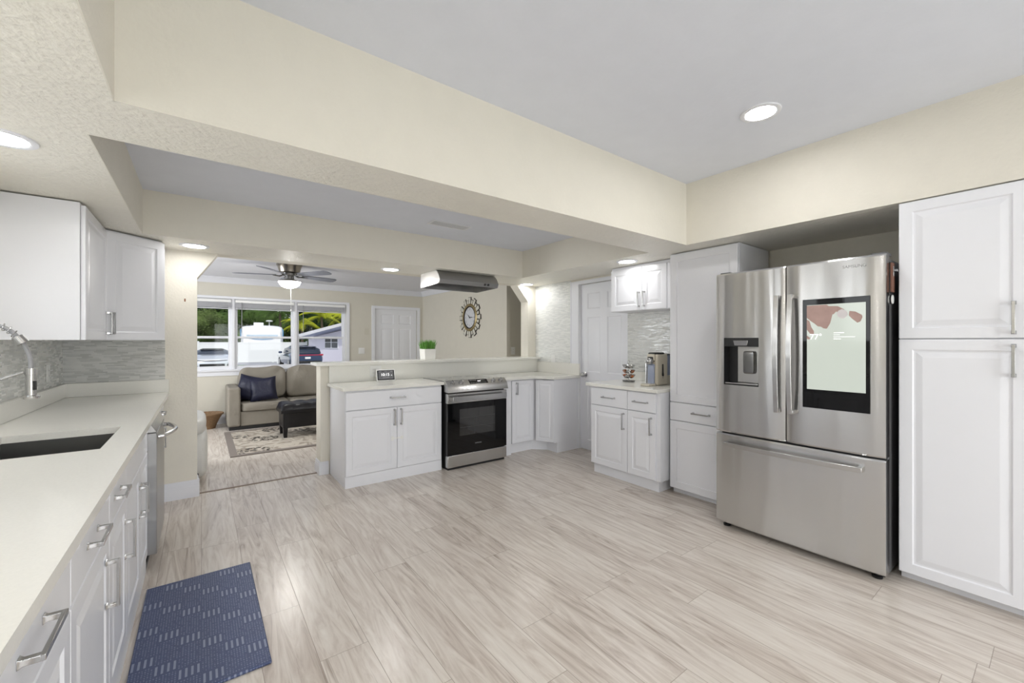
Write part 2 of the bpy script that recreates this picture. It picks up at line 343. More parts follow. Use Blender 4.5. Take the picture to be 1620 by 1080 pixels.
# ------------------------------------------------------------------ setting
ZS = 2.11; ZN = 2.60; ZT = 2.43; ZL = 2.38
XL = -0.84; XR = 3.79; YW = 4.51; YW2 = 4.67; YB = -2.6; YF = 8.25
struct('floor', MB().box(-2.35, YB-0.15, -0.1, 4.75, YF+0.15, 0), FLOOR, label='pale oak laminate plank floor')
def wallx(mb, x0, x1, y0, y1, z0, z1, holes):    # wall in a plane of constant x with rectangular holes (ya,yb,za,zb)
    ys = sorted({y0, y1}|{h[0] for h in holes}|{h[1] for h in holes})
    for a, b_ in zip(ys, ys[1:]):
        hs = sorted([(h[2], h[3]) for h in holes if h[0] <= a+1e-6 and h[1] >= b_-1e-6]); z = z0
        for lo, hi in hs:
            if lo > z+1e-6: mb.box(x0, a, z, x1, b_, lo)
            z = hi
        if z < z1-1e-6: mb.box(x0, a, z, x1, b_, z1)
    return mb
def wally(mb, y0, y1, x0, x1, z0, z1, holes):
    t = wallx(MB(), y0, y1, x0, x1, z0, z1, holes)
    mb.add([(p[1], p[0], p[2]) for p in t.v], t.f); return mb
struct('wall_left', wallx(MB(), XL-0.13, XL, YB-0.15, YW, 0, 2.75, [(1.15, 2.75, 1.12, 2.02)]), CREAM)
struct('wall_right', wallx(MB(), XR, XR+0.13, 2.13, YW, 0, 2.75, [(2.925, 3.66, 0, 2.045)]), CREAM)
struct('wall_right', MB().box(3.90, YB-0.15, 0, 4.03, 2.13, 2.75).box(3.79, 2.125, 0, 4.03, 2.255, 2.75), CREAM)
struct('wall_back', wally(MB(), YB-0.15, YB, XL-0.13, 4.03, 0, 2.75, [(0.35, 2.65, 0, 2.05)]), CREAM)
# wall between kitchen and lounge: pier with chamfered corner, half wall, post with chamfered corner
mb = MB().prism([(-2.35, 0), (-0.03, 0), (-0.03, 1.885), (0.12, ZS), (-2.35, ZS)], 1, YW, YW2)
mb.box(0.955, YW-0.03, 0, XR, YW2, 1.0895)
mb.prism([(3.645, 1.09), (XR+0.13, 1.09), (XR+0.13, ZS), (3.455, ZS), (3.645, 1.885)], 1, YW, YW2)
mb.box(-2.35, YW, ZS, 4.75, YW2, 2.75)
struct('wall_front', mb, CREAM)
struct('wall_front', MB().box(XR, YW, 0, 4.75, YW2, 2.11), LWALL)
NX0, NX1, NY0, NY1 = -0.229, 3.128, -2.1, 1.845
TX0, TX1, TY0, TY1 = -0.343, 3.133, 2.195, 3.985
mb = MB()
mb.box(XL-0.13, YB-0.15, ZS, NX0, 2.0, 2.75).box(NX1, YB-0.15, ZS, 4.03, 2.0, 2.75).box(NX0, YB-0.15, ZS, NX1, NY0, 2.75)
mb.box(NX0, NY1, ZS, NX1, 2.0, 2.75)
mb.box(XL-0.13, 2.0, ZS, 4.03, TY0, 2.75).box(XL-0.13, TY0, ZS, TX0, YW, 2.75).box(TX1, TY0, ZS, 4.03, YW, 2.75).box(TX0, TY1, ZS, TX1, YW, 2.75)
struct('ceiling', mb, CREAMT, label='low textured cream soffit ceiling around two trays')
struct('ceiling', MB().box(NX0-0.02, NY0-0.02, ZN, NX1+0.02, NY1+0.02, 2.75), CEIL, label='grey ceiling of the near tray')
struct('ceiling', MB().box(TX0-0.02, TY0-0.02, ZT, TX1+0.02, TY1+0.02, 2.75), CEIL, label='grey ceiling of the far tray')
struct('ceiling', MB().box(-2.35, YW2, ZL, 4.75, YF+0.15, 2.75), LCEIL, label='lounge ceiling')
# smooth painted faces of the trays
def tray(x0, x1, y0, y1, z0, z1, t=0.004):
    return MB().box(x0, y0, z0, x0+t, y1, z1).box(x1-t, y0, z0, x1, y1, z1).box(x0, y0, z0, x1, y0+t, z1).box(x0, y1-t, z0, x1, y1, z1)
struct('trim_1', tray(NX0, NX1, NY0, NY1, ZS, ZN), CREAM, label='smooth cream sides of the near ceiling tray')
struct('trim_2', tray(TX0, TX1, TY0, TY1, ZS, ZT), CREAM, label='smooth cream sides of the far ceiling tray')
# lounge shell
LW = [(-0.50, 2.21, 0.875, 2.035)]
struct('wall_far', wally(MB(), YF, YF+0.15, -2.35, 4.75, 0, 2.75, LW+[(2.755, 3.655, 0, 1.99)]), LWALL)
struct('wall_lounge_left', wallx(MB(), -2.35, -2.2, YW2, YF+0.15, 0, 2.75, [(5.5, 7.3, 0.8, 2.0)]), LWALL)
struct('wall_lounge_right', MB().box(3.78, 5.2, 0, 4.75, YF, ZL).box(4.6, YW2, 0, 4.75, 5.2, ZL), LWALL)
cr = MB()
pr = [(0, 0), (0, -0.095), (0.012, -0.095), (0.03, -0.07), (0.055, -0.03), (0.075, -0.012), (0.075, 0)]
cr.prism([(YF-a, ZL+b_) for a, b_ in pr], 0, -2.2, 3.78)
cr.prism([(3.78-a, ZL+b_) for a, b_ in pr], 1, 5.2, YF)
struct('trim_3', cr, LCEIL, smooth=30, label='crown moulding of the lounge')
# baseboards with a stepped top
def base(x0, y0, x1, y1, nx, ny, h=0.145, t=0.016):
    m_ = MB()
    for (z0, z1, k) in ((0, h*0.66, t), (h*0.66, h*0.8, t*0.8), (h*0.8, h*0.92, t*0.55), (h*0.92, h, t*0.35)):
        m_.box(min(x0, x1, x0+nx*k, x1+nx*k), min(y0, y1, y0+ny*k, y1+ny*k), z0, max(x0, x1, x0+nx*k, x1+nx*k), max(y0, y1, y0+ny*k, y1+ny*k), z1)
    return m_
m_ = base(-0.26, YW, -0.014, YW, 0, -1); q = base(-0.03, YW, -0.03, YW2, 1, 0); m_.add(q.v, q.f)
struct('baseboard_pier', m_, TRIM)
m_ = base(0.94, YW-0.03, 1.03, YW-0.03, 0, -1, 0.13); q = base(0.955, YW-0.045, 0.955, YW2, -1, 0, 0.13); m_.add(q.v, q.f)
struct('baseboard_half_wall', m_, TRIM)
struct('baseboard_far', base(-2.2, YF, 2.68, YF, 0, -1), TRIM)
struct('baseboard_lounge_right', base(3.78, 5.2, 3.78, YF, -1, 0), TRIM)
struct('trim_4', MB().box(-0.03, 4.562, 0, 0.955, 4.592, 0.004), mat('strip_brown', (0.22, 0.16, 0.12), 0.4), label='thin brown threshold strip between kitchen and lounge floor')
# ledge on the half wall
o = obj('ledge', MB().prism([(0.905, 4.40), (XR-0.002, 4.40), (XR-0.002, YW-0.001), (3.644, YW-0.001), (3.644, 4.705), (0.905, 4.705)], 2, 1.0905, 1.122), STONE, bevel=0.004)
tag(o, 'long ivory stone ledge capping the half wall behind the range', 'ledge')
# living-room windows
def window(n, x0, x1, label):
    z0, z1, ym, t = 0.875, 2.035, YF+0.05, 0.035
    f = MB()
    for (a, b_, c, d) in ((x0, x0+t, z0, z1), (x1-t, x1, z0, z1), (x0+t, x1-t, z0, z0+0.03), (x0+t, x1-t, z1-0.03, z1)): f.box(a, ym-0.03, c, b_, ym+0.07, d)
    o = obj('window_%d' % n, f, TRIM, bevel=0.003); o['kind'] = 'structure'
    for nme, (za, zb), yy in (('lower_sash', (z0+0.03, 1.42), ym-0.012), ('upper_sash', (1.385, z1-0.03), ym+0.03)):
        s_ = MB(); a, b_ = x0+t, x1-t; k = 0.028
        s_.box(a, yy-0.012, za, a+k, yy+0.012, zb).box(b_-k, yy-0.012, za, b_, yy+0.012, zb).box(a+k, yy-0.012, za, b_-k, yy+0.012, za+k).box(a+k, yy-0.012, zb-k, b_-k, yy+0.012, zb)
        sh = obj(nme, s_, TRIM, o, bevel=0.002)
        obj('pane', MB().box(a+k, yy-0.002, za+k, b_-k, yy+0.002, zb-k), GLASS, sh)
    return o
window(1, -0.50, 0.42, 'left'); window(2, 0.42, 1.345, 'middle'); window(3, 1.345, 2.21, 'right')
tr = MB().box(-0.56, YF-0.016, 2.035, 2.27, YF, 2.075).box(2.21, YF-0.016, 0.80, 2.27, YF, 2.035).box(-0.56, YF-0.016, 0.80, -0.5, YF, 2.035).box(-0.60, YF-0.045, 0.85, 2.30, YF+0.02, 0.878).box(-0.56, YF-0.016, 0.775, 2.27, YF, 0.85)
tr.box(0.40, YF-0.01, 0.878, 0.44, YF+0.03, 2.035).box(1.325, YF-0.01, 0.878, 1.365, YF+0.03, 2.035)
struct('trim_5', tr, TRIM, bevel=0.003, label='casing and sill of the lounge windows')
def small_window(n, axis, c, a0, a1, z0, z1, mw=0.025):
    f = MB(); t = 0.05
    def bx(p, q, r, s_):
        if axis == 'x': f.box(c, p, r, c+0.06, q, s_)
        else: f.box(p, c, r, q, c+0.06, s_)
    bx(a0, a0+t, z0, z1); bx(a1-t, a1, z0, z1); bx(a0+t, a1-t, z0, z0+t); bx(a0+t, a1-t, z1-t, z1)
    mid = (a0+a1)/2; bx(mid-mw, mid+mw, z0+t, z1-t)
    o = obj('window_%d' % n, f, TRIM, bevel=0.003); o['kind'] = 'structure'
    g = MB()
    if axis == 'x': g.box(c+0.028, a0+t, z0+t, c+0.032, a1-t, z1-t)
    else: g.box(a0+t, c+0.028, z0+t, a1-t, c+0.032, z1-t)
    obj('pane', g, GLASS, o)
small_window(4, 'x', XL-0.1, 1.15, 2.75, 1.12, 2.02, 0.15)  # mullion widened to split the fridge-door reflection into two bright bands
small_window(5, 'x', -2.32, 5.5, 7.3, 0.8, 2.0)  # unseen side opening for the added lounge lamp
small_window(6, 'y', YB-0.12, 0.35, 2.65, 0.0, 2.05)  # unseen patio door, added to give light and fridge reflections
# six-panel doors
def sixpanel(w_, h_, name, n):
    t = obj('door_%d' % n, MB().box(0, 0.008, 0, w_, 0.042, h_), TRIM, bevel=0.002); t['kind'] = 'structure'
    st = 0.11*w_/0.76; cx = w_/2; mb = MB()
    rows = [(0.10*h_/2, 0.39*h_), (0.47*h_, 0.80*h_), (0.85*h_, 0.945*h_)]
    rows[0] = (0.12, 0.39*h_)
    xs = [(st, cx-0.055), (cx+0.055, w_-st)]
    cuts_x = [0, st, cx-0.055, cx+0.055, w_-st, w_]
    zc = [0]+[q for r in rows for q in r]+[h_]
    for i in range(5):
        for j in range(len(zc)-1):
            if (i in (1, 3)) and (j % 2 == 1): continue
            mb.box(cuts_x[i], 0, zc[j], cuts_x[i+1], 0.009, zc[j+1])
    obj('rail_frame', mb, TRIM, t, bevel=0.0)
    for (a, b_) in xs:
        for (c, d) in rows:
            obj('panel', MB().panel(a, b_, c, d, [(0, 0.0), (0.012, 0.0085), (0.02, 0.0085), (0.04, 0.003)], 0.0, 0.012), TRIM, t)
    return t
d1 = sixpanel(0.725, 2.035, 'door', 1); d1.location = (XR+0.02, 3.655, 0.005); d1.rotation_euler = (0, 0, RM)
kn = obj('door_knob', MB().lathe([(0.0, 0), (0.03, 0.0), (0.032, 0.008), (0.014, 0.012), (0.012, 0.03), (0.024, 0.036), (0.031, 0.05), (0.026, 0.064), (0.0, 0.068)], (0, 0, 0), 24, 'y'), CHROME, d1)
kn.rotation_euler = (0, 0, pi); kn.location = (0.075, 0.0, 0.92)
d2 = sixpanel(0.88, 1.985, 'door', 2); d2.location = (2.765, YF+0.02, 0.003)
struct('trim_6', MB().box(XR-0.018, 3.66, 0, XR, 3.805, 2.045).box(XR-0.018, 2.89, 2.045, XR, 3.805, 2.09).box(XR, 3.655, 0, XR+0.12, 3.662, 2.045).box(XR-0.024, 3.79, 0, XR-0.018, 3.805, 2.09).box(XR-0.024, 3.66, 0, XR-0.018, 3.675, 2.045), TRIM, bevel=0.003, label='white casing of the kitchen door')
struct('trim_7', MB().box(2.695, YF-0.016, 0, 2.757, YF, 1.99).box(3.655, YF-0.016, 0, 3.715, YF, 1.99).box(2.695, YF-0.016, 1.99, 3.715, YF, 2.045), TRIM, bevel=0.003, label='white casing of the lounge door')
# mosaic panels
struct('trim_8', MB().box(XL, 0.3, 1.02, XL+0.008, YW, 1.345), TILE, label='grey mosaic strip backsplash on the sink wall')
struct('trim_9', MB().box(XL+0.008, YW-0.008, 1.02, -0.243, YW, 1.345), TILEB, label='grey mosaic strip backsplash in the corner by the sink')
struct('trim_10', MB().box(XR-0.008, 3.81, 1.06, XR, YW-0.001, ZS), TILEW, label='white mosaic strips from counter to ceiling by the door')
struct('trim_11', MB().box(XR-0.008, 2.26, 1.0, XR, 2.925, 1.66), TILE, label='grey mosaic backsplash behind the coffee maker')
# ------------------------------------------------------------------ recessed lights and vent
def downlight(x, y, z, label, dim=False):
    t = thing('recessed_light', label, 'light', (x, y, z), group='round recessed ceiling lights')
    obj('trim_ring', MB().lathe([(0.074, 0.0), (0.074, -0.006), (0.086, -0.009), (0.098, -0.006), (0.1, 0.0)], n=36), TRIM, t)
    obj('lens', MB().lathe([(0.0, -0.002), (0.0738, -0.002), (0.0738, -0.0045), (0.0, -0.0055)], n=36), LENS if z > 2.3 else LENS3 if dim else LENS2, t)
    return t
downlight(-0.61, 2.42, ZS, 'large bright recessed light above the sink counter')
downlight(-0.045, 4.235, ZS, 'recessed light in front of the pier beside the corner wall cabinet', True)
downlight(1.63, 4.36, ZS, 'recessed light left of the range hood')
downlight(3.53, 4.40, ZS, 'recessed light in the corner above the white mosaic wall', True)
downlight(3.30, 2.56, ZS, 'recessed light above the small wall cabinet over the coffee maker', True)
downlight(2.475, 1.02, ZN, 'recessed light in the grey near tray ceiling above the fridge')
downlight(0.9, 0.25, ZN, 'added out-of-view recessed light in the near tray above the camera')  # out-of-view fixture, added and placed to brighten the middle of the kitchen
downlight(2.45, -1.0, ZN, 'added out-of-view recessed light in the rear of the near tray')  # unseen fixture added for more light from behind
downlight(0.75, -1.6, ZN, 'added out-of-view recessed light at the rear left of the near tray')  # second unseen fixture added to light the rear
downlight(-0.61, 0.5, ZS, 'recessed light over the near end of the sink counter')
t = thing('ceiling_vent', 'white slotted air vent in the far tray ceiling', 'vent', (1.87, 3.49, ZT))
obj('frame', MB().box(-0.2, -0.075, -0.006, 0.2, -0.06, 0).box(-0.2, 0.06, -0.006, 0.2, 0.075, 0).box(-0.2, -0.06, -0.006, -0.18, 0.06, 0).box(0.18, -0.06, -0.006, 0.2, 0.06, 0), TRIM, t, bevel=0.002)
obj('backing', MB().box(-0.18, -0.06, -0.0015, 0.18, 0.06, 0), GREYPL, t)
sl = MB()
for k in range(22): sl.box(-0.178+k*0.0164, -0.06, -0.005, -0.171+k*0.0164, 0.06, -0.0016)
obj('slats', sl, TRIM, t)

# ------------------------------------------------------------------ cabinets
RAISED = [(0, 0.003), (0.003, 0), (0.055, 0), (0.061, 0.006), (0.069, 0.006), (0.094, 0.0005), (0.098, 0)]
SHAKER = [(0, 0.003), (0.003, 0), (0.062, 0), (0.066, 0.006)]
FLATP = [(0, 0.003), (0.003, 0)]
def pull(parent, cx, cz, L_, vert, m=CHROME, y=0.0, off=0.034):
    mb = MB(); h_ = L_/2
    def bx(a0, a1, b0, b1, y0, y1):      # a along the pull, b across
        if vert: mb.box(cx+b0, y0, cz+a0, cx+b1, y1, cz+a1)
        else: mb.box(cx+a0, y0, cz+b0, cx+a1, y1, cz+b1)
    bx(-h_, h_, -0.006, 0.006, y-off, y-off+0.008)
    for s_ in (-1, 1):
        a0, a1 = sorted((s_*h_, s_*(h_-0.012)))
        p = []
        for (yy, g) in ((y-off+0.006, 0.0), (y-0.006, 0.0), (y, 0.0035)):
            for (aa, bb) in ((a0-g, -0.006-g), (a1+g, -0.006-g), (a1+g, 0.006+g), (a0-g, 0.006+g)):
                p.append((cx+bb, yy, cz+aa) if vert else (cx+aa, yy, cz+bb))
        mb.add(p, [(0, 1, 2, 3), (8, 9, 10, 11)]+[(r*4+j, r*4+(j+1) % 4, r*4+4+(j+1) % 4, r*4+4+j) for r in (0, 1) for j in range(4)])
    return obj('handle', mb, m, parent, bevel=0.0012)
def cabinet(label, loc, rz, w_, d_, z0, z1, fronts, toe=None, name='base_cabinet', cat='cabinet', group=None, sink=False):
    t = thing(name, label, cat, loc, rz, group)
    obj('body', MB().box(0, 0.0, z0, w_, d_, z1) if not sink else MB().box(0, 0, z0, w_, d_, 0.66).box(0, 0, 0.66, w_, 0.03, z1), WHITE, t, bevel=0.0015)
    if toe: obj('toe_kick', MB().box(toe[1] if len(toe) > 1 else 0, toe[0], 0, w_-(toe[2] if len(toe) > 2 else 0), d_, z0), WHITE, t)
    for f in fronts:
        kind, x0, x1, a, b_, style = f[:6]
        p = {'r': RAISED, 's': SHAKER, 'f': FLATP}[style]
        if (x1-x0) < 0.25 and style == 'r': p = [(i*0.72, d) for i, d in RAISED]
        o = obj(kind, MB().panel(x0, x1, a, b_, p, -0.021, -0.001), WHITE, t, smooth=0)
        for h_ in f[6:]: pull(o, h_[0], h_[1], h_[2], h_[3], y=-0.021)
    return t
g_ = 0.002
# left run (front faces +X): local x = world y - y0
XF = -0.271
LZ = (0.10, 0.883)
def left(label, y0, y1, fronts, sink=False): return cabinet(label, (XF, y0, 0), RP, y1-y0, 0.555, LZ[0], LZ[1], fronts, (-0.014,), sink=sink)
dz = (0.700, 0.872); oz = (0.104, 0.696)
left('white base cabinet at the near end of the sink run, below the frame', -0.6, 0.84, [('drawer', g_, 0.718, *dz, 'f', (0.36, 0.785, 0.15, False)), ('drawer', 0.722, 1.438, *dz, 'f', (1.08, 0.785, 0.15, False)), ('door', g_, 0.718, *oz, 'r', (0.66, 0.54, 0.155, True)), ('door', 0.722, 1.438, *oz, 'r', (0.78, 0.54, 0.155, True))])
left('white base cabinet nearest the viewer, drawer with a large bar pull in the bottom left', 0.84, 1.425, [('drawer', g_, 0.583, *dz, 'f', (0.30, 0.788, 0.155, False)), ('door', g_, 0.583, *oz, 'r', (0.05, 0.54, 0.155, True))])
left('white base cabinet second along the sink run with one door pull near the mat', 1.425, 1.945, [('drawer', g_, 0.518, *dz, 'f', (0.25, 0.775, 0.15, False)), ('door', g_, 0.518, *oz, 'r', (0.458, 0.54, 0.155, True))])
left('narrow white base cabinet just before the sink, level with the middle of the mat', 1.945, 2.345, [('drawer', g_, 0.398, *dz, 'f', (0.165, 0.775, 0.145, False)), ('door', g_, 0.398, *oz, 'r', (0.352, 0.53, 0.155, True))], True)
left('white sink base cabinet with paired door pulls beside the dishwasher', 2.345, 3.195, [('false_drawer', g_, 0.848, *dz, 'f'), ('door', g_, 0.468, *oz, 'r', (0.437, 0.53, 0.155, True)), ('door', 0.472, 0.848, *oz, 'r', (0.505, 0.53, 0.155, True))], True)
left('white corner base cabinet between the dishwasher and the pier', 3.805, 4.505, [('drawer', 0.05, 0.66, *dz, 'f', (0.36, 0.785, 0.15, False)), ('door', 0.05, 0.66, *oz, 'r', (0.34, 0.60, 0.155, True))])
# left worktop with sink cut-out
mb = MB(); sx0, sx1, sy0, sy1 = -0.705, -0.318, 2.27, 2.81
mb.box(XL+0.002, -0.62, 0.884, -0.217, sy0, 0.915).box(XL+0.002, sy1, 0.884, -0.217, YW-0.002, 0.915).box(XL+0.002, sy0, 0.884, sx0, sy1, 0.915).box(sx1, sy0, 0.884, -0.217, sy1, 0.915)
o = obj('worktop', mb, STONE); tag(o, 'long ivory quartz worktop with the sink cut into it', 'worktop')
obj('upstand', MB().box(XL+0.002, -0.62, 0.9155, XL+0.03, YW-0.03, 1.019), STONE, o, bevel=0.002)
obj('upstand', MB().box(XL+0.002, YW-0.03, 0.9155, -0.217, YW-0.002, 1.019), STONE, o, bevel=0.002)
# sink
t = thing('kitchen_sink', 'undermounted stainless steel sink in the left worktop', 'sink', ((sx0+sx1)/2, (sy0+sy1)/2, 0.69))
hx, hy = (sx1-sx0)/2+0.005, (sy1-sy0)/2+0.005
mb = MB(); z0, z1 = -0.0, 0.193
for (a, b_, zz) in ((hx+0.0, hy, z1), (hx-0.004, hy-0.004, z0+0.02), (hx-0.02, hy-0.02, z0)):
    mb.v += [(-a, -b_, zz), (a, -b_, zz), (a, b_, zz), (-a, b_, zz)]
mb.f = [(0, 1, 5, 4), (1, 2, 6, 5), (2, 3, 7, 6), (3, 0, 4, 7), (4, 5, 9, 8), (5, 6, 10, 9), (6, 7, 11, 10), (7, 4, 8, 11), (8, 9, 10, 11)]
o = obj('bowl', mb, SINKM, t, smooth=0); sm = o.modifiers.new('solid', 'SOLIDIFY'); sm.thickness = 0.003; sm.offset = 1
obj('drain', MB().lathe([(0.0, 0.001), (0.045, 0.001), (0.045, 0.004), (0.03, 0.003), (0.0, 0.002)]), CHROME, t)
# faucet
t = thing('kitchen_faucet', 'stainless spring-neck pull-down faucet over the sink', 'faucet', (-0.775, 2.5, 0.9155))
bx, hxx = 0.0, 0.225
obj('base', MB().lathe([(0.0, 0), (0.032, 0), (0.032, 0.008), (0.022, 0.02), (0.02, 0.12), (0.023, 0.125), (0.023, 0.15), (0.014, 0.16), (0.0, 0.162)]), STEELX, t)
hose = [(0, 0, 0.15), (0, 0, 0.36)]
for k in range(1, 31):
    a = pi*k/36.0; hose.append((0.105-0.105*cos(a), 0, 0.36+0.13*sin(a)))
hose += [(0.208, 0, 0.405), (0.217, 0, 0.38), (0.223, 0, 0.355), (0.225, 0, 0.33), (0.225, 0, 0.31)]
obj('hose', MB().tube(hose, 0.0075, 12), GREYPL, t)
sp_ = []; P_ = [Vector(p) for p in hose[:-5]]
ln = [0]
for a, b_ in zip(P_, P_[1:]): ln.append(ln[-1]+(b_-a).length)
N_ = 760
for i in range(N_+1):
    s_ = ln[-1]*i/N_; k = max(j for j in range(len(ln)-1) if ln[j] <= s_+1e-9); f = (s_-ln[k])/(ln[k+1]-ln[k]); p = P_[k].lerp(P_[k+1], f); T_ = (P_[k+1]-P_[k]).normalized()
    sd_ = Vector((0, 1, 0)); up_ = T_.cross(sd_); th = s_/0.019*2*pi
    sp_.append(p+(sd_*cos(th)+up_*sin(th))*0.0125)
obj('spring', MB().tube(sp_, 0.0019, 6), CHROME, t)
d_ = Vector((0.208, 0, 0.405))-Vector((0.185, 0, 0.443)); d_.normalize(); pc = Vector((0.198, 0, 0.422))
obj('collar', MB().tube([pc-d_*0.02, pc+d_*0.012], [0.017, 0.019], 20), STEELX, t)
obj('spray_head', MB().lathe([(0.0, 0.19), (0.024, 0.19), (0.026, 0.197), (0.026, 0.2), (0.0165, 0.204), (0.0165, 0.285), (0.018, 0.286), (0.018, 0.312), (0.0, 0.314)], (0.225, 0, 0)), STEELX, t)
obj('spray_button', MB().box(0.234, -0.0175, 0.225, 0.2435, -0.0105, 0.262), BLACK, t, bevel=0.002)
obj('docking_arm', MB().tube([(0.0, 0, 0.20), (0.06, 0, 0.235), (0.205, 0, 0.296)], 0.0045, 10), STEELX, t)
obj('lever', MB().tube([(0.0, -0.02, 0.1), (0.0, -0.055, 0.11), (0.0, -0.11, 0.15)], 0.006, 10), STEELX, t)
# dishwasher
t = thing('dishwasher', 'stainless steel dishwasher at the end of the sink run', 'dishwasher', (XF, 3.2, 0), RP)
obj('tub', MB().box(0.004, 0.0, 0.03, 0.596, 0.53, 0.865), GREYPL, t)
dr = obj('door', MB().box(0.002, -0.062, 0.09, 0.598, -0.001, 0.80), HOODM, t, bevel=0.004)
obj('control_strip', MB().prism([(-0.062, 0.802), (-0.001, 0.802), (-0.001, 0.872), (-0.02, 0.872)], 0, 0.002, 0.598), STEELX, t, bevel=0.002)
hp = [(0.07, -0.062, 0.765), (0.075, -0.085, 0.766)]+[(0.09+0.42*k/10, -0.09-0.045*sin(pi*k/10), 0.768) for k in range(11)]+[(0.525, -0.085, 0.766), (0.53, -0.062, 0.765)]
h_ = MB()
h_.tube(hp, 0.0125, 10); obj('handle', h_, STEELX, dr)
obj('toe_kick', MB().box(0.002, -0.012, 0.0, 0.598, 0.5, 0.03), BLACK, t)
# upper left cabinets
UZ = (1.343, ZS-0.008)
t = cabinet('white wall cabinet with a plain side panel at the top left', (-0.537, 3.262, 0), RP, 0.668, 0.301, UZ[0], UZ[1], [('door', 0.018, 0.664, UZ[0]+0.002, UZ[1]-0.012, 'r', (0.625, 1.46, 0.15, True))], name='wall_cabinet')
t = thing('wall_cabinet', 'white diagonal corner wall cabinet beside the pier', 'cabinet', (0, 0, 0))
P0 = Vector((-0.537, 3.935)); P1 = Vector((-0.243, 4.19))
obj('body', MB().prism([(P0.x, P0.y), (P1.x, P1.y), (P1.x, YW-0.002), (XL+0.002, YW-0.002), (XL+0.002, 3.935)], 2, UZ[0], UZ[1]), WHITE, t, bevel=0.0015)
ang = math.atan2((P1-P0).y, (P1-P0).x); LD = (P1-P0).length
dj = obj('door', MB().panel(0.006, LD+0.004, UZ[0]+0.002, UZ[1]-0.012, RAISED, -0.021, -0.001), WHITE, t, smooth=0)
dj.location = (P0.x, P0.y, 0); dj.rotation_euler = (0, 0, ang); pull(dj, 0.035, 1.46, 0.15, True, y=-0.021)
# --- base cabinet left of the range
cabinet('white two-door base cabinet with one wide drawer left of the range', (1.04, 3.925, 0), 0, 0.965, 0.545, 0.105, 0.883,
        [('drawer', 0.004, 0.961, 0.706, 0.868, 'f', (0.487, 0.795, 0.15, False)), ('door', 0.004, 0.481, 0.109, 0.70, 'r', (0.455, 0.605, 0.155, True)), ('door', 0.485, 0.961, 0.109, 0.70, 'r', (0.522, 0.605, 0.155, True))], (-0.012,))
t = thing('child_safety_latch', 'small white child latch strapped across the doors left of the range', 'latch', (1.523, 3.904, 0.40))
obj('strap', MB().box(-0.05, -0.006, -0.006, 0.05, -0.001, 0.006), OUTLET, t, bevel=0.001)
obj('pad', MB().box(-0.062, -0.008, -0.02, -0.035, 0.0, 0.02), OUTLET, t, bevel=0.002)
obj('pad', MB().box(0.035, -0.008, -0.014, 0.058, 0.0, 0.014), OUTLET, t, bevel=0.002)
o = obj('worktop', MB().box(1.015, 3.885, 0.884, 2.022, YW-0.031, 0.915), STONE, bevel=0.003); tag(o, 'ivory worktop left of the range holding the small clock display', 'worktop')
o = obj('backsplash', MB().box(1.03, YW-0.052, 0.9155, XR-0.001, YW-0.0305, 1.0895), STONE, bevel=0.001)
tag(o, 'ivory stone backsplash running along the half wall', 'backsplash')
# --- corner cabinet right of the range
t = thing('base_cabinet', 'white L-shaped corner base cabinet between the range and the door', 'cabinet', (0, 0, 0))
obj('body', MB().prism([(2.79, 3.952), (3.265, 3.952), (3.372, 3.88), (3.372, 3.675), (XR-0.002, 3.675), (XR-0.002, YW-0.053), (2.79, YW-0.053)], 2, 0.12, 0.883), WHITE, t, bevel=0.0015)
obj('toe_kick', MB().prism([(2.79, 3.99), (3.28, 3.99), (3.42, 3.86), (3.42, 3.675), (XR-0.002, 3.675), (XR-0.002, YW-0.053), (2.79, YW-0.053)], 2, 0.0, 0.12), WHITE, t)
obj('filler', MB().box(2.787, 3.935, 0.0, 2.925, 3.9515, 0.883), WHITE, t)
o = obj('door', MB().panel(2.935, 3.262, 0.128, 0.868, [(i*0.8, d) for i, d in RAISED], 3.93, 3.951), WHITE, t, smooth=0); pull(o, 3.0, 0.775, 0.14, True, CHROME, y=3.93)
a2 = Vector((3.272, 3.905)); b2 = Vector((3.372, 3.68))
o = obj('door', MB().panel(0.004, (b2-a2).length, 0.128, 0.868, [(i*0.66, d) for i, d in RAISED], -0.021, -0.001), WHITE, t, smooth=0)
o.location = (a2.x+0.012, a2.y, 0); o.rotation_euler = (0, 0, math.atan2((b2-a2).y, (b2-a2).x))
o = obj('worktop', MB().prism([(2.783, 3.885), (3.235, 3.885), (3.345, 3.645), (XR-0.001, 3.645), (XR-0.001, YW-0.053), (2.783, YW-0.053)], 2, 0.884, 0.915), STONE, bevel=0.003)
tag(o, 'small ivory corner worktop right of the range', 'worktop')
obj('upstand', MB().box(XR-0.026, 3.645, 0.9155, XR-0.001, YW-0.054, 1.058), STONE, o, bevel=0.002)
o = obj('filler_strip', MB().box(2.026, YW-0.115, 0.884, 2.779, YW-0.053, 0.915), STONE, bevel=0.002); tag(o, 'narrow ivory worktop strip behind the range', 'worktop')
# --- coffee cabinet
cabinet('white base cabinet with two drawers and two doors under the coffee maker', (3.221, 2.935, 0), RM, 0.795, 0.565, 0.10, 0.883,
        [('drawer', 0.004, 0.452, 0.70, 0.872, 'f', (0.235, 0.785, 0.15, False)), ('drawer', 0.456, 0.756, 0.70, 0.872, 'f', (0.606, 0.785, 0.15, False)),
         ('door', 0.004, 0.452, 0.104, 0.694, 'r', (0.415, 0.58, 0.155, True)), ('door', 0.456, 0.756, 0.104, 0.694, 'r', (0.715, 0.58, 0.155, True))], (0.022, 0.01, 0.03))
o = obj('worktop', MB().box(3.165, 2.137, 0.884, XR-0.001, 2.975, 0.915), STONE, bevel=0.003); tag(o, 'ivory worktop under the coffee maker', 'worktop')
obj('upstand', MB().box(XR-0.022, 2.26, 0.9155, XR-0.001, 2.95, 1.01), STONE, o, bevel=0.002)
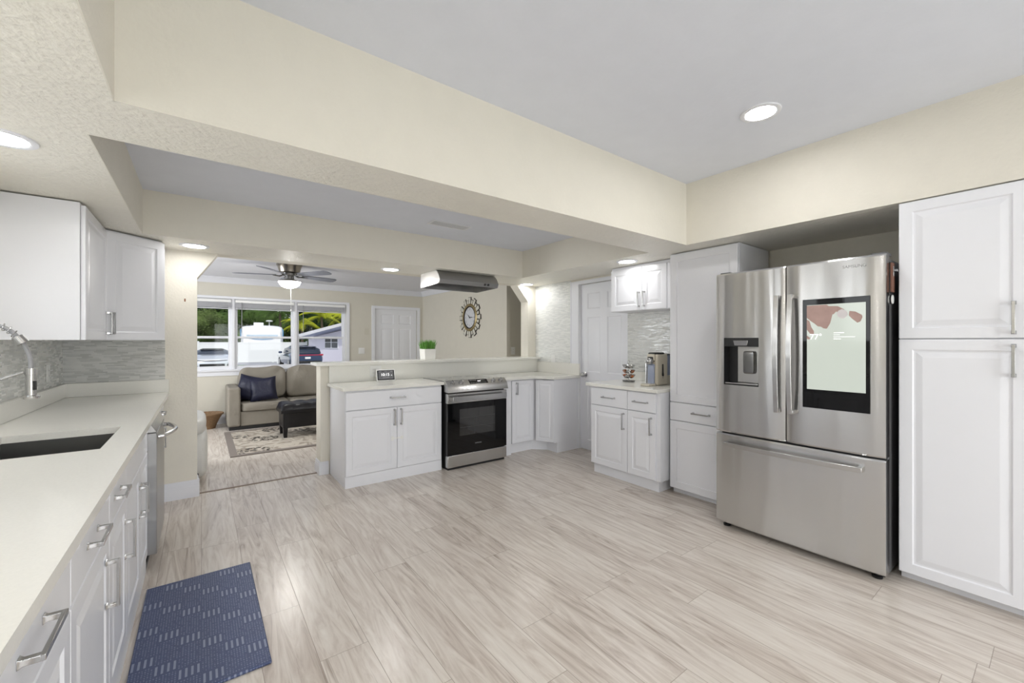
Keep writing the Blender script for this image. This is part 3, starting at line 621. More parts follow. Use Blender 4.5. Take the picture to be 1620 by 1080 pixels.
cabinet('small white two-door wall cabinet above the coffee maker', (3.511, 2.918, 0), RM, 0.785, 0.275, 1.645, ZS-0.004,
        [('door', 0.003, 0.388, 1.648, 2.075, 'r', (0.358, 1.755, 0.15, True)), ('door', 0.392, 0.665, 1.648, 2.075, 'r', (0.42, 1.755, 0.15, True)), ('filler', 0.668, 0.784, 1.648, 2.075, 'f')], name='wall_cabinet')
# --- tall cabinet
cabinet('tall white shaker cabinet between the coffee corner and the fridge', (3.347, 2.118, 0), RM, 0.585, 0.53, 0.045, ZS-0.004,
        [('door', 0.003, 0.582, 0.808, 2.097, 's'), ('drawer', 0.003, 0.582, 0.648, 0.802, 'f', (0.29, 0.728, 0.15, False)), ('door', 0.003, 0.582, 0.052, 0.642, 's')], (0.04,), name='tall_cabinet')
# --- pantry
cabinet('tall white pantry cabinet at the right edge beside the fridge', (3.151, 0.572, 0), RM, 1.0, 0.60, 0.055, ZS-0.002,
        [('door', 0.001, 0.466, 1.352, 2.104, 'r', (0.413, 1.45, 0.155, True)), ('door', 0.001, 0.466, 0.055, 1.346, 'r', (0.413, 1.243, 0.155, True)), ('door', 0.470, 0.935, 1.352, 2.104, 'r', (0.52, 1.45, 0.155, True)), ('door', 0.470, 0.935, 0.055, 1.346, 'r', (0.52, 1.243, 0.155, True))], (0.05,), name='pantry_cabinet')
# ------------------------------------------------------------------ refrigerator
t = thing('refrigerator', 'tall stainless french door refrigerator with a screen in its right door', 'refrigerator', (2.99, 1.535, 0), RM)
# local: x 0..0.935 (towards camera), y 0 = door front, z up
def curved_door(x0, x1, z0, z1, hole=None, bul=0.013, y1=0.085):
    nx = 25; xs = {round(x0+(x1-x0)*(0.5-0.5*cos(pi*i/nx)), 4) for i in range(nx+1)}; zs = {z0, z0+0.01, z1-0.01, z1}|{z0+(z1-z0)*i/8 for i in range(1, 8)}
    if hole: xs |= {hole[0], hole[1]}; zs |= {hole[2], hole[3]}
    xs = sorted(xs); zs = sorted(zs)
    xs = [x for i, x in enumerate(xs) if i == 0 or x-xs[i-1] > 1e-4]
    def yy(x, z):
        s_ = abs((x-(x0+x1)/2)/((x1-x0)/2)); v = bul*(s_**5)
        if z in (z0, z1): v += 0.006
        return v
    m_ = MB(); I = {}
    for i, x in enumerate(xs):
        for j, z in enumerate(zs): I[i, j] = len(m_.v); m_.v.append((x, yy(x, z), z))
    for i in range(len(xs)-1):
        for j in range(len(zs)-1):
            if hole and xs[i] >= hole[0]-1e-6 and xs[i+1] <= hole[1]+1e-6 and zs[j] >= hole[2]-1e-6 and zs[j+1] <= hole[3]+1e-6: continue
            m_.f.append((I[i, j], I[i+1, j], I[i+1, j+1], I[i, j+1]))
    # rim to the back
    rim = [(i, 0) for i in range(len(xs))]+[(len(xs)-1, j) for j in range(1, len(zs))]+[(i, len(zs)-1) for i in range(len(xs)-2, -1, -1)]+[(0, j) for j in range(len(zs)-2, 0, -1)]
    b0 = len(m_.v)
    for (i, j) in rim: m_.v.append((xs[i], y1, zs[j]))
    k = len(rim)
    for q in range(k): m_.f.append((I[rim[q]], I[rim[(q+1) % k]], b0+(q+1) % k, b0+q))
    m_.f.append(tuple(range(b0, b0+k)))
    return m_
hole = (0.059, 0.291, 1.03, 1.36)
dl = obj('door', curved_door(0.0, 0.447, 0.692, 1.818, hole), STEEL, t, smooth=25)
drt = obj('door', curved_door(0.453, 0.935, 0.692, 1.818), STEEL, t, smooth=25)
dw = obj('freezer_drawer', curved_door(0.0, 0.935, 0.045, 0.680), STEEL, t, smooth=25)
obj('body', MB().box(0.004, 0.0865, 0.03, 0.931, 0.76, 1.80), FSIDE, t, bevel=0.004)
obj('hinge_cover', MB().box(0.86, 0.06, 1.8185, 0.93, 0.16, 1.834), FSIDE, t, bevel=0.003)
obj('hinge_cover', MB().box(0.005, 0.06, 1.8185, 0.075, 0.16, 1.834), FSIDE, t, bevel=0.003)
for xx in (0.045, 0.885):
    f = obj('foot', MB().lathe([(0.0, 0), (0.024, 0), (0.026, 0.012), (0.014, 0.018), (0.012, 0.032), (0.0, 0.032)], (xx, 0.08, 0)), BLACK, t)
obj('plinth', MB().box(0.02, 0.1, 0.005, 0.915, 0.6, 0.0298), BLACK, t)
# dispenser
dp = obj('dispenser', MB().box(0.057, 0.075, 1.028, 0.293, 0.0795, 1.362).box(0.057, 0.004, 1.028, 0.061, 0.076, 1.362).box(0.289, 0.004, 1.028, 0.293, 0.076, 1.362).box(0.061, 0.004, 1.028, 0.289, 0.076, 1.036).box(0.061, 0.004, 1.3, 0.289, 0.076, 1.362), BLACK, dl)
obj('back_panel', MB().box(0.13, 0.06, 1.05, 0.286, 0.0749, 1.299), STEELX, dl)
obj('spout', MB().hexa([(0.13, 0.004, 1.305), (0.215, 0.004, 1.305), (0.215, 0.05, 1.305), (0.13, 0.05, 1.305), (0.123, -0.001, 1.342), (0.222, -0.001, 1.342), (0.222, 0.05, 1.342), (0.123, 0.05, 1.342)]), CHROME, dl, bevel=0.003)
obj('paddle', MB().sq((0.212, 0.045, 1.19), (0.036, 0.014, 0.078), 0.25), DARKCH, dl)
obj('drip_tray', MB().box(0.066, 0.006, 1.037, 0.284, 0.07, 1.047), STEELX, dl, bevel=0.002)
def bow(x, z0, z1, b_, n=20):
    m_ = MB(); w2 = 0.014
    for i in range(n+1):
        s_ = i/n; z = z0+(z1-z0)*s_; y = -0.045-b_*sin(pi*s_)
        m_.v += [(x-w2, y, z), (x+w2, y, z), (x+w2, y+0.016, z), (x-w2, y+0.016, z)]
    for i in range(n):
        for j in range(4): m_.f.append((i*4+j, i*4+(j+1) % 4, i*4+4+(j+1) % 4, i*4+4+j))
    m_.f += [(0, 1, 2, 3), tuple(n*4+j for j in range(4))]
    for z in (z0+0.012, z1-0.012): m_.box(x-w2, -0.03, z-0.012, x+w2, 0.01, z+0.012)
    return m_
obj('handle', bow(0.412, 0.88, 1.63, 0.022), STEELX, dl, bevel=0.002)
obj('handle', bow(0.488, 0.88, 1.63, 0.022), STEELX, drt, bevel=0.002)
m_ = bow(0, 0, 0.77, 0.02); m_.v = [(z+0.073, y, 0.615+x) for (x, y, z) in m_.v]
obj('handle', m_, STEELX, dw, bevel=0.002)
scr = obj('touch_screen', MB().box(0.546, -0.004, 0.93, 0.872, 0.004, 1.592), BGLASS, drt, bevel=0.002)
ds = obj('display', MB().box(0.570, -0.0052, 1.044, 0.853, -0.0042, 1.557), SCREEN, scr)
def blob(pts, y, m, name='petal'):
    mb_ = MB(); n = len(pts); mb_.v = [(0.57+0.283*a, y, 1.557-0.513*b_) for a, b_ in pts]+[(0.57+0.283*a, y+0.0008, 1.557-0.513*b_) for a, b_ in pts]
    mb_.f = [tuple(range(n)), tuple(range(n, 2*n))]+[(i, (i+1) % n, n+(i+1) % n, n+i) for i in range(n)]
    return obj(name, mb_, m, scr, smooth=0)
blob([(0, 0.005), (0.36, 0.005), (0.47, 0.06), (0.45, 0.14), (0.42, 0.22), (0.36, 0.285), (0.30, 0.28), (0.26, 0.26), (0.2, 0.255), (0.14, 0.22), (0.07, 0.19), (0.0, 0.15)], -0.0062, PETAL)
blob([(0.33, 0.02), (0.55, 0.03), (0.66, 0.07), (0.58, 0.11), (0.52, 0.09), (0.48, 0.12), (0.41, 0.115)], -0.0064, PETAL)
blob([(0.74, 0.09), (0.84, 0.10), (0.94, 0.14), (0.95, 0.165), (0.92, 0.21), (0.87, 0.225), (0.78, 0.175), (0.73, 0.14)], -0.0062, PETAL)
blob([(0, 0.17), (0.05, 0.19), (0.08, 0.26), (0.13, 0.31), (0.13, 0.345), (0.06, 0.34), (0.0, 0.29)], -0.0062, PETAL)
blob([(0, 0.36), (0.07, 0.395), (0.03, 0.41), (0, 0.40)], -0.0062, PETAL)
blob([(0.56, 0.08), (0.62, 0.065), (0.70, 0.09), (0.72, 0.13), (0.67, 0.165), (0.62, 0.175), (0.55, 0.15), (0.53, 0.11)], -0.0066, PETALD)
text('temperature', '77°', 0.046, Matrix.Translation((0.617, -0.0066, 1.362)) @ FACEFRONT, MARKW, scr, 0.0004)
ln_ = MB()
for k, L_ in enumerate((0.05, 0.03, 0.10, 0.035)): ln_.box(0.705, -0.0062, 1.385-k*0.012, 0.705+L_, -0.0054, 1.3875-k*0.012)
obj('text_lines', ln_, MARKW, scr)
text('logo', 'SAMSUNG', 0.024, Matrix.Translation((0.80, 0.0005, 1.765)) @ FACEFRONT, mat('faint_logo_grey', (0.30, 0.30, 0.30), 0.35, 0.8), drt, 0.0008)
# things on its side (the side looks towards the pantry, -Y)
t = thing('bottle_opener', 'wooden wall bottle opener stuck high on the side of the refrigerator', 'bottle opener', (3.125, 0.604, 1.61))
obj('backing_plate', MB().box(-0.045, -0.006, 0.0, 0.005, 0.0, 0.17), BLACK, t, bevel=0.001)
obj('wooden_board', MB().box(-0.043, -0.016, 0.002, 0.003, -0.0065, 0.165), WOODB, t, bevel=0.001)
obj('opener', MB().box(-0.034, -0.02, 0.09, -0.012, -0.0165, 0.145).prism([(-0.036, 0.115), (-0.010, 0.115), (-0.016, 0.128), (-0.03, 0.128)], 1, -0.034, -0.018), CHROME, t, bevel=0.001)
t = thing('round_magnet', 'round white magnet on the side of the refrigerator below the bottle opener', 'magnet', (3.118, 0.604, 1.572))
m_ = MB().lathe([(0, 0), (0.026, 0), (0.026, -0.008), (0.0, -0.008)], axis='y'); obj('magnet_body', m_, BLACK, t)
obj('disc', MB().lathe([(0, -0.0082), (0.0255, -0.0082), (0.024, -0.012), (0.0, -0.0125)], axis='y'), OUTLET, t)

# ------------------------------------------------------------------ range
t = thing('range', 'slide-in stainless electric range with a black glass oven door', 'range', (2.022, 3.825, 0), 0)
obj('body', MB().box(0.006, 0.045, 0.035, 0.750, 0.56, 0.905), BLACK, t, bevel=0.003)
obj('cooktop', MB().box(-0.002, 0.06, 0.906, 0.757, 0.572, 0.922), COOK, t, bevel=0.002)
bn = MB()
for (x, y, r) in ((0.2, 0.2, 0.10), (0.56, 0.2, 0.085), (0.2, 0.43, 0.075), (0.56, 0.43, 0.075), (0.38, 0.46, 0.05)):
    bn.lathe([(r-0.0012, 0.9222), (r-0.0012, 0.9226), (r, 0.9226), (r, 0.9222)], (x, y, 0), 40)
obj('burner_marking', bn, mat('burner_print', (0.07, 0.07, 0.07), 0.2), t)
cp = obj('control_panel', MB().prism([(-0.035, 0.806), (0.07, 0.806), (0.07, 0.925), (0.045, 0.928), (-0.012, 0.878)], 0, 0.0, 0.756), STEELX, t, bevel=0.004)
n_ = Vector((0, -(0.928-0.878), 0)); sl_ = Vector((0, 0.057, 0.05)).normalized(); nr_ = Vector((0, -sl_.z, sl_.y))
# slanted fascia frame
fo = Vector((0, -0.012, 0.878))
def onfascia(x, s_, h_=0.0): p = fo+sl_*s_+nr_*h_; return Vector((x, p.y, p.z))
fas = MB(); a_, b_ = onfascia(0, -0.004, 0.001), onfascia(0, 0.072, 0.001)
def fbox(mb_, x0, x1, s0, s1, h0, h1):
    p = [onfascia(x, s_, h_) for h_ in (h0, h1) for (x, s_) in ((x0, s0), (x1, s0), (x1, s1), (x0, s1))]
    mb_.hexa([tuple(q) for q in p]); return mb_
cd_ = obj('control_display', fbox(MB(), 0.275, 0.505, 0.006, 0.066, 0.0005, 0.0025), BGLASS, cp)
dg_ = MB()
fbox(dg_, 0.38, 0.388, 0.035, 0.048, 0.0026, 0.003); fbox(dg_, 0.394, 0.402, 0.035, 0.048, 0.0026, 0.003); fbox(dg_, 0.407, 0.415, 0.035, 0.048, 0.0026, 0.003)
for k in range(9):
    fbox(dg_, 0.29+k*0.0085*2.6, 0.295+k*0.0085*2.6, 0.016, 0.019, 0.0026, 0.003)
    if k not in (4, 5): fbox(dg_, 0.29+k*0.0085*2.6, 0.296+k*0.0085*2.6, 0.052, 0.055, 0.0026, 0.003)
obj('display_symbols', dg_, MARKW, cd_, smooth=0)
for kx in (0.075, 0.175, 0.585, 0.685):
    c0 = onfascia(kx, 0.036, 0.0); c1 = onfascia(kx, 0.036, 0.022)
    k_ = MB().tube([c0, onfascia(kx, 0.036, 0.006), onfascia(kx, 0.036, 0.0065), c1, onfascia(kx, 0.036, 0.024)], [0.027, 0.027, 0.022, 0.020, 0.017], 24)
    fbox(k_, kx-0.004, kx+0.004, 0.019, 0.053, 0.02, 0.031)
    obj('knob', k_, CHROME, t)
dv = obj('oven_door', MB().box(0.004, -0.006, 0.158, 0.752, 0.043, 0.690), BGLASS, t, bevel=0.003)
obj('door_top_band', MB().box(0.004, -0.008, 0.692, 0.752, 0.043, 0.792), STEELX, dv, bevel=0.003)
h_ = MB().box(0.04, -0.062, 0.715, 0.716, -0.046, 0.765)
for xx in (0.045, 0.69): h_.box(xx, -0.047, 0.725, xx+0.022, -0.008, 0.755)
obj('handle', h_, CHROME, dv, bevel=0.003)
wn_ = MB(); 
for (x0, x1, z0, z1) in ((0.14, 0.60, 0.34, 0.343), (0.14, 0.60, 0.627, 0.63), (0.14, 0.143, 0.343, 0.627), (0.597, 0.60, 0.343, 0.627)): wn_.box(x0, -0.0068, z0, x1, -0.0061, z1)
obj('oven_window', MB().box(0.145, -0.0066, 0.345, 0.595, -0.0062, 0.625), mat('smoked_glass', (0.022, 0.022, 0.022), 0.05, spec=0.8), dv)
rk = MB()
for z in (0.43, 0.53): rk.box(0.15, -0.0071, z, 0.59, -0.0068, z+0.003)
rk.box(0.33, -0.0071, 0.35, 0.333, -0.0068, 0.62)
obj('oven_rack_lines', rk, mat('rack_behind_glass', (0.06, 0.06, 0.06), 0.3), dv)
text('logo', 'SAMSUNG', 0.018, Matrix.Translation((0.375, -0.0068, 0.245)) @ FACEFRONT, GREYPL, dv, 0.0004)
obj('storage_drawer', MB().box(0.004, -0.008, 0.028, 0.752, 0.043, 0.152), STEELX, t, bevel=0.006)
obj('plinth', MB().box(0.02, 0.02, 0.0, 0.736, 0.5, 0.034), BLACK, t)
# ------------------------------------------------------------------ range hood
t = thing('range_hood', 'stainless under-cabinet range hood fixed below the beam over the range', 'range hood', (2.03, 4.02, 1.95))
# side profile in (y,z): front lip low, curved upper front
pf = [(0.46, 0.0), (0.0, 0.01), (-0.02, 0.052), (0.0, 0.085), (0.02, 0.115), (0.045, 0.14), (0.075, 0.158), (0.46, 0.158)]
hb = MB(); W_ = 0.76
hb.prism([(0.01, 0.012), (0.0, 0.012), (-0.02, 0.052), (0.0, 0.085), (0.02, 0.115), (0.045, 0.14), (0.075, 0.158), (0.46, 0.158), (0.46, 0.148), (0.08, 0.148), (0.054, 0.134), (0.03, 0.11), (-0.008, 0.052)], 0, 0, W_)
obj('shell', hb, HOODM, t, smooth=40)
for xx in (0.0, W_-0.002): obj('side_panel', MB().prism(pf, 0, xx-0.0005, xx+0.0025), STEELX, t)
obj('rear_panel', MB().box(0, 0.455, 0.0, W_, 0.46, 0.158), STEELX, t)
obj('inner_pan', MB().box(0.003, 0.0, 0.075, W_-0.003, 0.455, 0.08), mat('hood_inside_grey', (0.09, 0.09, 0.09), 0.5, 0.5), t)
fl = MB()
for k in range(16): fl.box(0.07+k*0.018, 0.09, 0.066, 0.078+k*0.018, 0.4, 0.0745); fl.box(0.41+k*0.018, 0.09, 0.066, 0.418+k*0.018, 0.4, 0.0745)
obj('grease_filter', fl, DARKCH, t)
bt = MB()
for xx in (0.585, 0.622): bt.lathe([(0, -0.018), (0.0095, -0.018), (0.0095, -0.004), (0, -0.004)], (xx, -0.002, 0.034), 18, 'y')
for k, (xx) in enumerate((0.575, 0.62)):
    obj('button', MB().lathe([(0, -0.014), (0.0125, -0.014), (0.0125, 0.004), (0, 0.004)], (xx, -0.006, 0.036), 18, 'y'), BLACK, t)
obj('lamp', MB().lathe([(0, 0.03), (0.025, 0.03), (0.03, 0.0745), (0, 0.0745)], (0.1, 0.05, 0)), OUTLET, t)
# ------------------------------------------------------------------ smart display, outlets
t = thing('smart_display', 'white tabletop smart display showing 10:15 on the worktop left of the range', 'smart display', (1.555, 4.33, 0.9155), radians(0))
tl = Matrix.Rotation(radians(-14), 4, 'X')
fr = obj('frame', MB().box(-0.1, -0.004, 0.0, 0.1, 0.004, 0.125), OUTLET, t, bevel=0.0035); fr.rotation_euler = (radians(-14), 0, 0); fr.location = (0, -0.04, 0.003)
obj('screen', MB().box(-0.09, -0.0055, 0.012, 0.09, -0.0042, 0.115), BGLASS, fr)
obj('lit_area', MB().box(-0.08, -0.0062, 0.021, 0.08, -0.0056, 0.108), DSCREEN, fr)
text('time', '10:15', 0.042, Matrix.Translation((-0.008, -0.0068, 0.068)) @ FACEFRONT, MARKW, fr, 0.0004)
text('seconds', 'A', 0.016, Matrix.Translation((0.06, -0.0068, 0.06)) @ FACEFRONT, MARKW, fr, 0.0004)
obj('date_line', MB().box(-0.035, -0.0068, 0.036, 0.035, -0.0063, 0.04).box(-0.075, -0.0068, 0.1, -0.045, -0.0063, 0.104).box(-0.015, -0.0068, 0.101, 0.012, -0.0063, 0.104).box(0.05, -0.0068, 0.1, 0.075, -0.0063, 0.104), GREYPL, fr)
obj('stand', MB().prism([(-0.032, 0.0), (0.05, 0.0), (0.012, 0.09), (-0.012, 0.1)], 0, -0.06, 0.06), OUTLET, t, bevel=0.004)
def outlet(name, label, loc, rz, w_, h_, slots='o', m=OUTLET):
    t_ = thing(name, label, 'switch' if 'switch' in name or name == 'thermostat' else 'outlet', loc, rz)
    obj('plate', MB().box(-w_/2, -0.005, -h_/2, w_/2, 0, h_/2), m, t_, bevel=0.002)
    n = max(1, round(w_/0.075)) if w_ < 0.2 else 2
    for k in range(n):
        cx = (k-(n-1)/2)*0.046
        if slots == 'o':
            f_ = obj('socket', MB().box(cx-0.016, -0.0075, -0.033, cx+0.016, -0.0052, 0.033), m, t_, bevel=0.001)
            s2 = MB()
            for zc in (-0.018, 0.018): s2.box(cx-0.007, -0.0082, zc-0.004, cx-0.005, -0.0076, zc+0.005).box(cx+0.005, -0.0082, zc-0.004, cx+0.007, -0.0076, zc+0.005)
            obj('slots', s2, GREYPL, f_)
        elif slots == 's': obj('rocker', MB().box(cx-0.016, -0.009, -0.033, cx+0.016, -0.0052, 0.033), m, t_, bevel=0.002)
    return t_
outlet('wall_outlet', 'white double outlet on the half wall behind the smart display', (1.50, YW-0.0525, 1.017), 0, 0.125, 0.118)
outlet('light_switch', 'white switch plate on the white mosaic wall beside the kitchen door', (XR-0.0085, 4.14, 1.10), RM, 0.075, 0.118, 's')
outlet('wall_outlet', 'white outlet on the grey mosaic wall near the corner by the faucet', (XL+0.0085, 4.12, 1.12), RP, 0.075, 0.118)
outlet('wall_outlet', 'outlet in the mosaic behind the coffee maker beside the tall cabinet', (XR-0.0085, 2.33, 1.14), RM, 0.075, 0.118)
outlet('light_switch', 'double light switch on the lounge wall left of the door', (2.50, YF-0.001, 1.155), 0, 0.115, 0.118, 's')
outlet('thermostat', 'small beige thermostat on the lounge wall above the light switch', (2.60, YF-0.001, 1.53), 0, 0.085, 0.115, '', mat('beige_plastic', (0.62, 0.59, 0.50), 0.5))
outlet('wall_outlet', 'outlet on the lounge end wall right of the round clock', (3.90, 5.199, 1.19), 0, 0.075, 0.118)
o = obj('wall_nick', MB().box(-0.118, YW-0.0012, 1.675, -0.108, YW-0.0002, 1.70), mat('rust_brown', (0.25, 0.1, 0.05), 0.8)); tag(o, 'small brown nick in the paint of the pier', 'mark')
# ------------------------------------------------------------------ potted grass
t = thing('potted_grass', 'small white cube pot of green grass on the half wall ledge', 'plant', (2.15, 4.55, 1.1225))
mb = MB(); w0, w1 = 0.066, 0.074
mb.hexa([(-w0, -w0, 0), (w0, -w0, 0), (w0, w0, 0), (-w0, w0, 0), (-w1, -w1, 0.125), (w1, -w1, 0.125), (w1, w1, 0.125), (-w1, w1, 0.125)])
obj('pot', mb, POT, t, bevel=0.004)
mb = MB(); rr = random.Random(3)
for k in range(420):
    x, y = rr.uniform(-0.066, 0.066), rr.uniform(-0.066, 0.066); h_ = rr.uniform(0.07, 0.125); lx, ly = x*rr.uniform(0.2, 0.55)+rr.uniform(-0.008, 0.008), y*rr.uniform(0.2, 0.55)+rr.uniform(-0.008, 0.008); a = rr.uniform(0, pi); dx, dy = 0.0024*cos(a), 0.0024*sin(a)
    mb.add([(x-dx, y-dy, 0.12), (x+dx, y+dy, 0.12), (x+lx*0.4+dx*0.9, y+ly*0.4+dy*0.9, 0.12+h_*0.6), (x+lx*0.4-dx*0.9, y+ly*0.4-dy*0.9, 0.12+h_*0.6), (x+lx, y+ly, 0.12+h_)], [(0, 1, 2, 3), (3, 2, 4)])
obj('grass', mb, GRASSM, t, smooth=0)
# ------------------------------------------------------------------ coffee maker and pod carousel
t = thing('coffee_maker', 'beige capsule coffee maker on the right worktop beside the tall cabinet', 'coffee maker', (3.50, 2.385, 0.9155), radians(-90))
# local: -y towards room (-X), +x towards camera(-Y)
obj('body', MB().box(-0.055, -0.055, 0.0, 0.06, 0.125, 0.30), BEIGE, t, bevel=0.018, seg=4)
obj('top_lid', MB().sq((0.0, 0.02, 0.304), (0.052, 0.08, 0.012), 0.5), BLACK, t)
obj('head', MB().box(-0.04, -0.075, 0.235, 0.04, -0.05, 0.30), BEIGE, t, bevel=0.01, seg=3)
obj('brew_outlet', MB().sq((0.0, -0.085, 0.232), (0.034, 0.036, 0.034), 0.9), CHROME, t)
obj('arch', MB().tube([(0.0, -0.06, 0.2+0.03), (0.0, -0.055, 0.27)], 0.036, 20), BLACK, t)
obj('front_column', MB().box(-0.038, -0.075, 0.012, 0.038, -0.052, 0.205), BLUEG, t, bevel=0.01)
obj('front_rail', MB().box(-0.05, -0.082, 0.012, -0.041, -0.07, 0.21), CHROME, t)
obj('drip_tray', MB().box(-0.05, -0.165, 0.0, 0.05, -0.06, 0.02), BEIGE, t, bevel=0.006)
mb = MB(); pr = []
for k in range(9): a = pi*k/8; pr.append((0.035+0.010*cos(a), 0.195+0.010*sin(a)))
pr += [(0.025, 0.12), (0.021, 0.11)]
for k in range(9): a = pi+pi*k/8; pr.append((0.038+0.015*cos(a), 0.10+0.015*sin(a)))
pr += [(0.047, 0.12)]
mb.prism(pr, 0, 0.0602, 0.0625); obj('side_slot', mb, BLACK, t)
obj('badge', MB().box(0.0602, 0.03, 0.072, 0.0615, 0.045, 0.077), BLACK, t)
obj('water_tank', MB().box(-0.045, 0.13, 0.09, 0.05, 0.185, 0.29), BLUEG, t, bevel=0.008)
obj('tank_lid', MB().box(-0.047, 0.127, 0.2902, 0.052, 0.187, 0.298), BLACK, t, bevel=0.002)
obj('tank_base', MB().box(-0.045, 0.12, 0.0, 0.05, 0.185, 0.088), BEIGE, t, bevel=0.004)
t = thing('pod_carousel', 'chrome three-tier capsule carousel beside the coffee maker', 'capsule holder', (3.60, 2.77, 0.9155))
obj('base', MB().lathe([(0, 0), (0.062, 0), (0.066, 0.006), (0.062, 0.014), (0.02, 0.018), (0.0, 0.018)]), DARKCH, t)
obj('pole', MB().tube([(0, 0, 0.015), (0, 0, 0.195)], 0.004, 10), CHROME, t)
ring = [(0.018*cos(a), 0, 0.205+0.014*sin(a)) for a in [2*pi*k/16 for k in range(17)]]
obj('finial', MB().tube(ring, 0.0025, 8, caps=False), CHROME, t)
for z in (0.055, 0.105, 0.158):
    for k in range(6):
        a = 2*pi*k/6+z*5; c_ = Vector((0.052*cos(a), 0.052*sin(a), z))
        tg = Vector((-sin(a), cos(a), 0)); od = Vector((cos(a)*0.6, sin(a)*0.6, 0.8))
        lp = [c_+(tg*cos(b_)+od*sin(b_))*0.0225 for b_ in [2*pi*j/14 for j in range(15)]]
        rg = MB().tube(lp, 0.0021, 6, caps=False); rg.tube([(0, 0, z-0.012), tuple(c_-od*0.0225)], 0.002, 6)
        obj('holder_ring', rg, CHROME, t)
groups = [(0.055, CHROME, COPPER), (0.105, CHROME, COPPER), (0.158, CHROME, CHROME)]
nm_ = ['bottom', 'middle', 'top']
for ti, (z, m0, m1) in enumerate(groups):
    for k in range(6):
        a = 2*pi*k/6+z*5; cop = ti < 2 and k in (1, 2, 4)
        nrm = Vector((cos(a)*0.8, sin(a)*0.8, -0.6))
        c_ = Vector((3.60+0.0525*cos(a), 2.77+0.0525*sin(a), 0.9155+z))
        rot = nrm.to_track_quat('Z', 'Y').to_matrix().to_4x4()
        mb = MB().lathe([(0.0, -0.022), (0.012, -0.020), (0.0195, -0.002), (0.0205, 0.001), (0.0, 0.003)], n=16); mb.xf(rot)
        o = obj('coffee_capsule', mb, COPPER if cop else m0); o.location = c_
        tag(o, ('copper' if cop else 'silver')+' coffee capsule in the '+nm_[ti]+' tier of the carousel', 'coffee capsule', 'coffee capsules in the carousel, '+nm_[ti]+' tier '+('copper' if cop else 'silver'))
# ------------------------------------------------------------------ kitchen mat
o = obj('kitchen_mat', MB().box(-0.234, -0.485, 0, 0.234, 0.485, 0.013), MATB, bevel=0.005); o.location = (0.0, 2.462, 0); o.rotation_euler = (0, 0, radians(0))
tag(o, 'blue cushioned floor mat with a woven dash pattern in front of the sink', 'mat')
o.location = (0.0, 2.462, 0.0)

# ------------------------------------------------------------------ lounge
t = thing('area_rug', 'beige floral rug with taupe border under the ottoman', 'rug', (1.62, 6.56, 0))
obj('field', MB().box(-1.28, -0.73, 0.0, 1.28, 0.73, 0.011), RUG, t)
obj('border', MB().box(-1.355, -0.805, 0, 1.355, -0.73, 0.012).box(-1.355, 0.73, 0, 1.355, 0.805, 0.012).box(-1.355, -0.73, 0, -1.28, 0.73, 0.012).box(1.28, -0.73, 0, 1.355, 0.73, 0.012), RUGB, t)
# sofa
t = thing('sofa', 'taupe fabric sofa with loose back cushions under the lounge windows', 'sofa', (0.31, 7.46, 0))
obj('base', MB().box(0.165, 0.03, 0.055, 2.15, 0.74, 0.27), SOFA, t, bevel=0.01)
obj('plinth', MB().box(0.02, 0.04, 0.0, 2.30, 0.73, 0.054), BLACK, t)
obj('arm', MB().box(0.0, 0.0, 0.055, 0.163, 0.76, 0.64), SOFA, t, bevel=0.03, seg=4)
obj('arm', MB().box(2.152, 0.0, 0.055, 2.315, 0.76, 0.64), SOFA, t, bevel=0.03, seg=4)
obj('back_frame', MB().box(0.165, 0.56, 0.27, 2.15, 0.76, 0.78), SOFA, t, bevel=0.03, seg=3)
for k in range(3):
    x0 = 0.168+k*0.661
    obj('seat_cushion', MB().sq((x0+0.33, 0.28, 0.335), (0.329, 0.285, 0.068), 0.25), SOFA, t)
    m_ = MB().sq((x0+0.33, 0.0, 0.0), (0.333, 0.115, 0.265), 0.42, nu=40, nv=26)
    rr = random.Random(k)
    m_.v = [(x, y*(1+0.10*sin(17*x+9*z+k))+0.012*sin(31*x-13*z), z+0.012*sin(11*x+k*2)) for x, y, z in m_.v]
    m_.xf(Matrix.Translation((0, 0.46, 0.655)) @ Matrix.Rotation(radians(-12), 4, 'X'))
    obj('back_cushion', m_, SOFA, t)
def pillow(label, x, y, z, rx, rz, s_=0.23, ry=0.0):
    m_ = MB()
    n = 16
    for sgn in (1, -1):
        o0 = len(m_.v)
        for i in range(n+1):
            for j in range(n+1):
                a, b_ = -1+2*i/n, -1+2*j/n
                h_ = 0.085*(max(0, (1-a**4))*max(0, (1-b_**4)))**0.6
                pin = 1-0.06*(1-abs(a))*0-0.08*(1-a*a)*abs(b_)**2
                pin2 = 1-0.08*(1-b_*b_)*abs(a)**2
                m_.v.append((a*s_*pin2, sgn*(h_+0.002), b_*s_*pin))
        for i in range(n):
            for j in range(n): q_ = o0+i*(n+1)+j; m_.f.append((q_, q_+1, q_+n+2, q_+n+1))
    o = obj('throw_pillow', m_, NAVY, smooth=60); o.location = (x, y, z); o.rotation_euler = (radians(rx), radians(ry), rz)
    tag(o, label, 'pillow', 'navy throw pillows on the sofa'); return o
pillow('navy satin throw pillow leaning against the left sofa arm', 0.62, 7.70, 0.60, -16, radians(-25), 0.20, 12)
pillow('darker navy throw pillow leaning in front of the other one on the sofa', 0.78, 7.60, 0.585, -20, radians(-8), 0.19, -6)
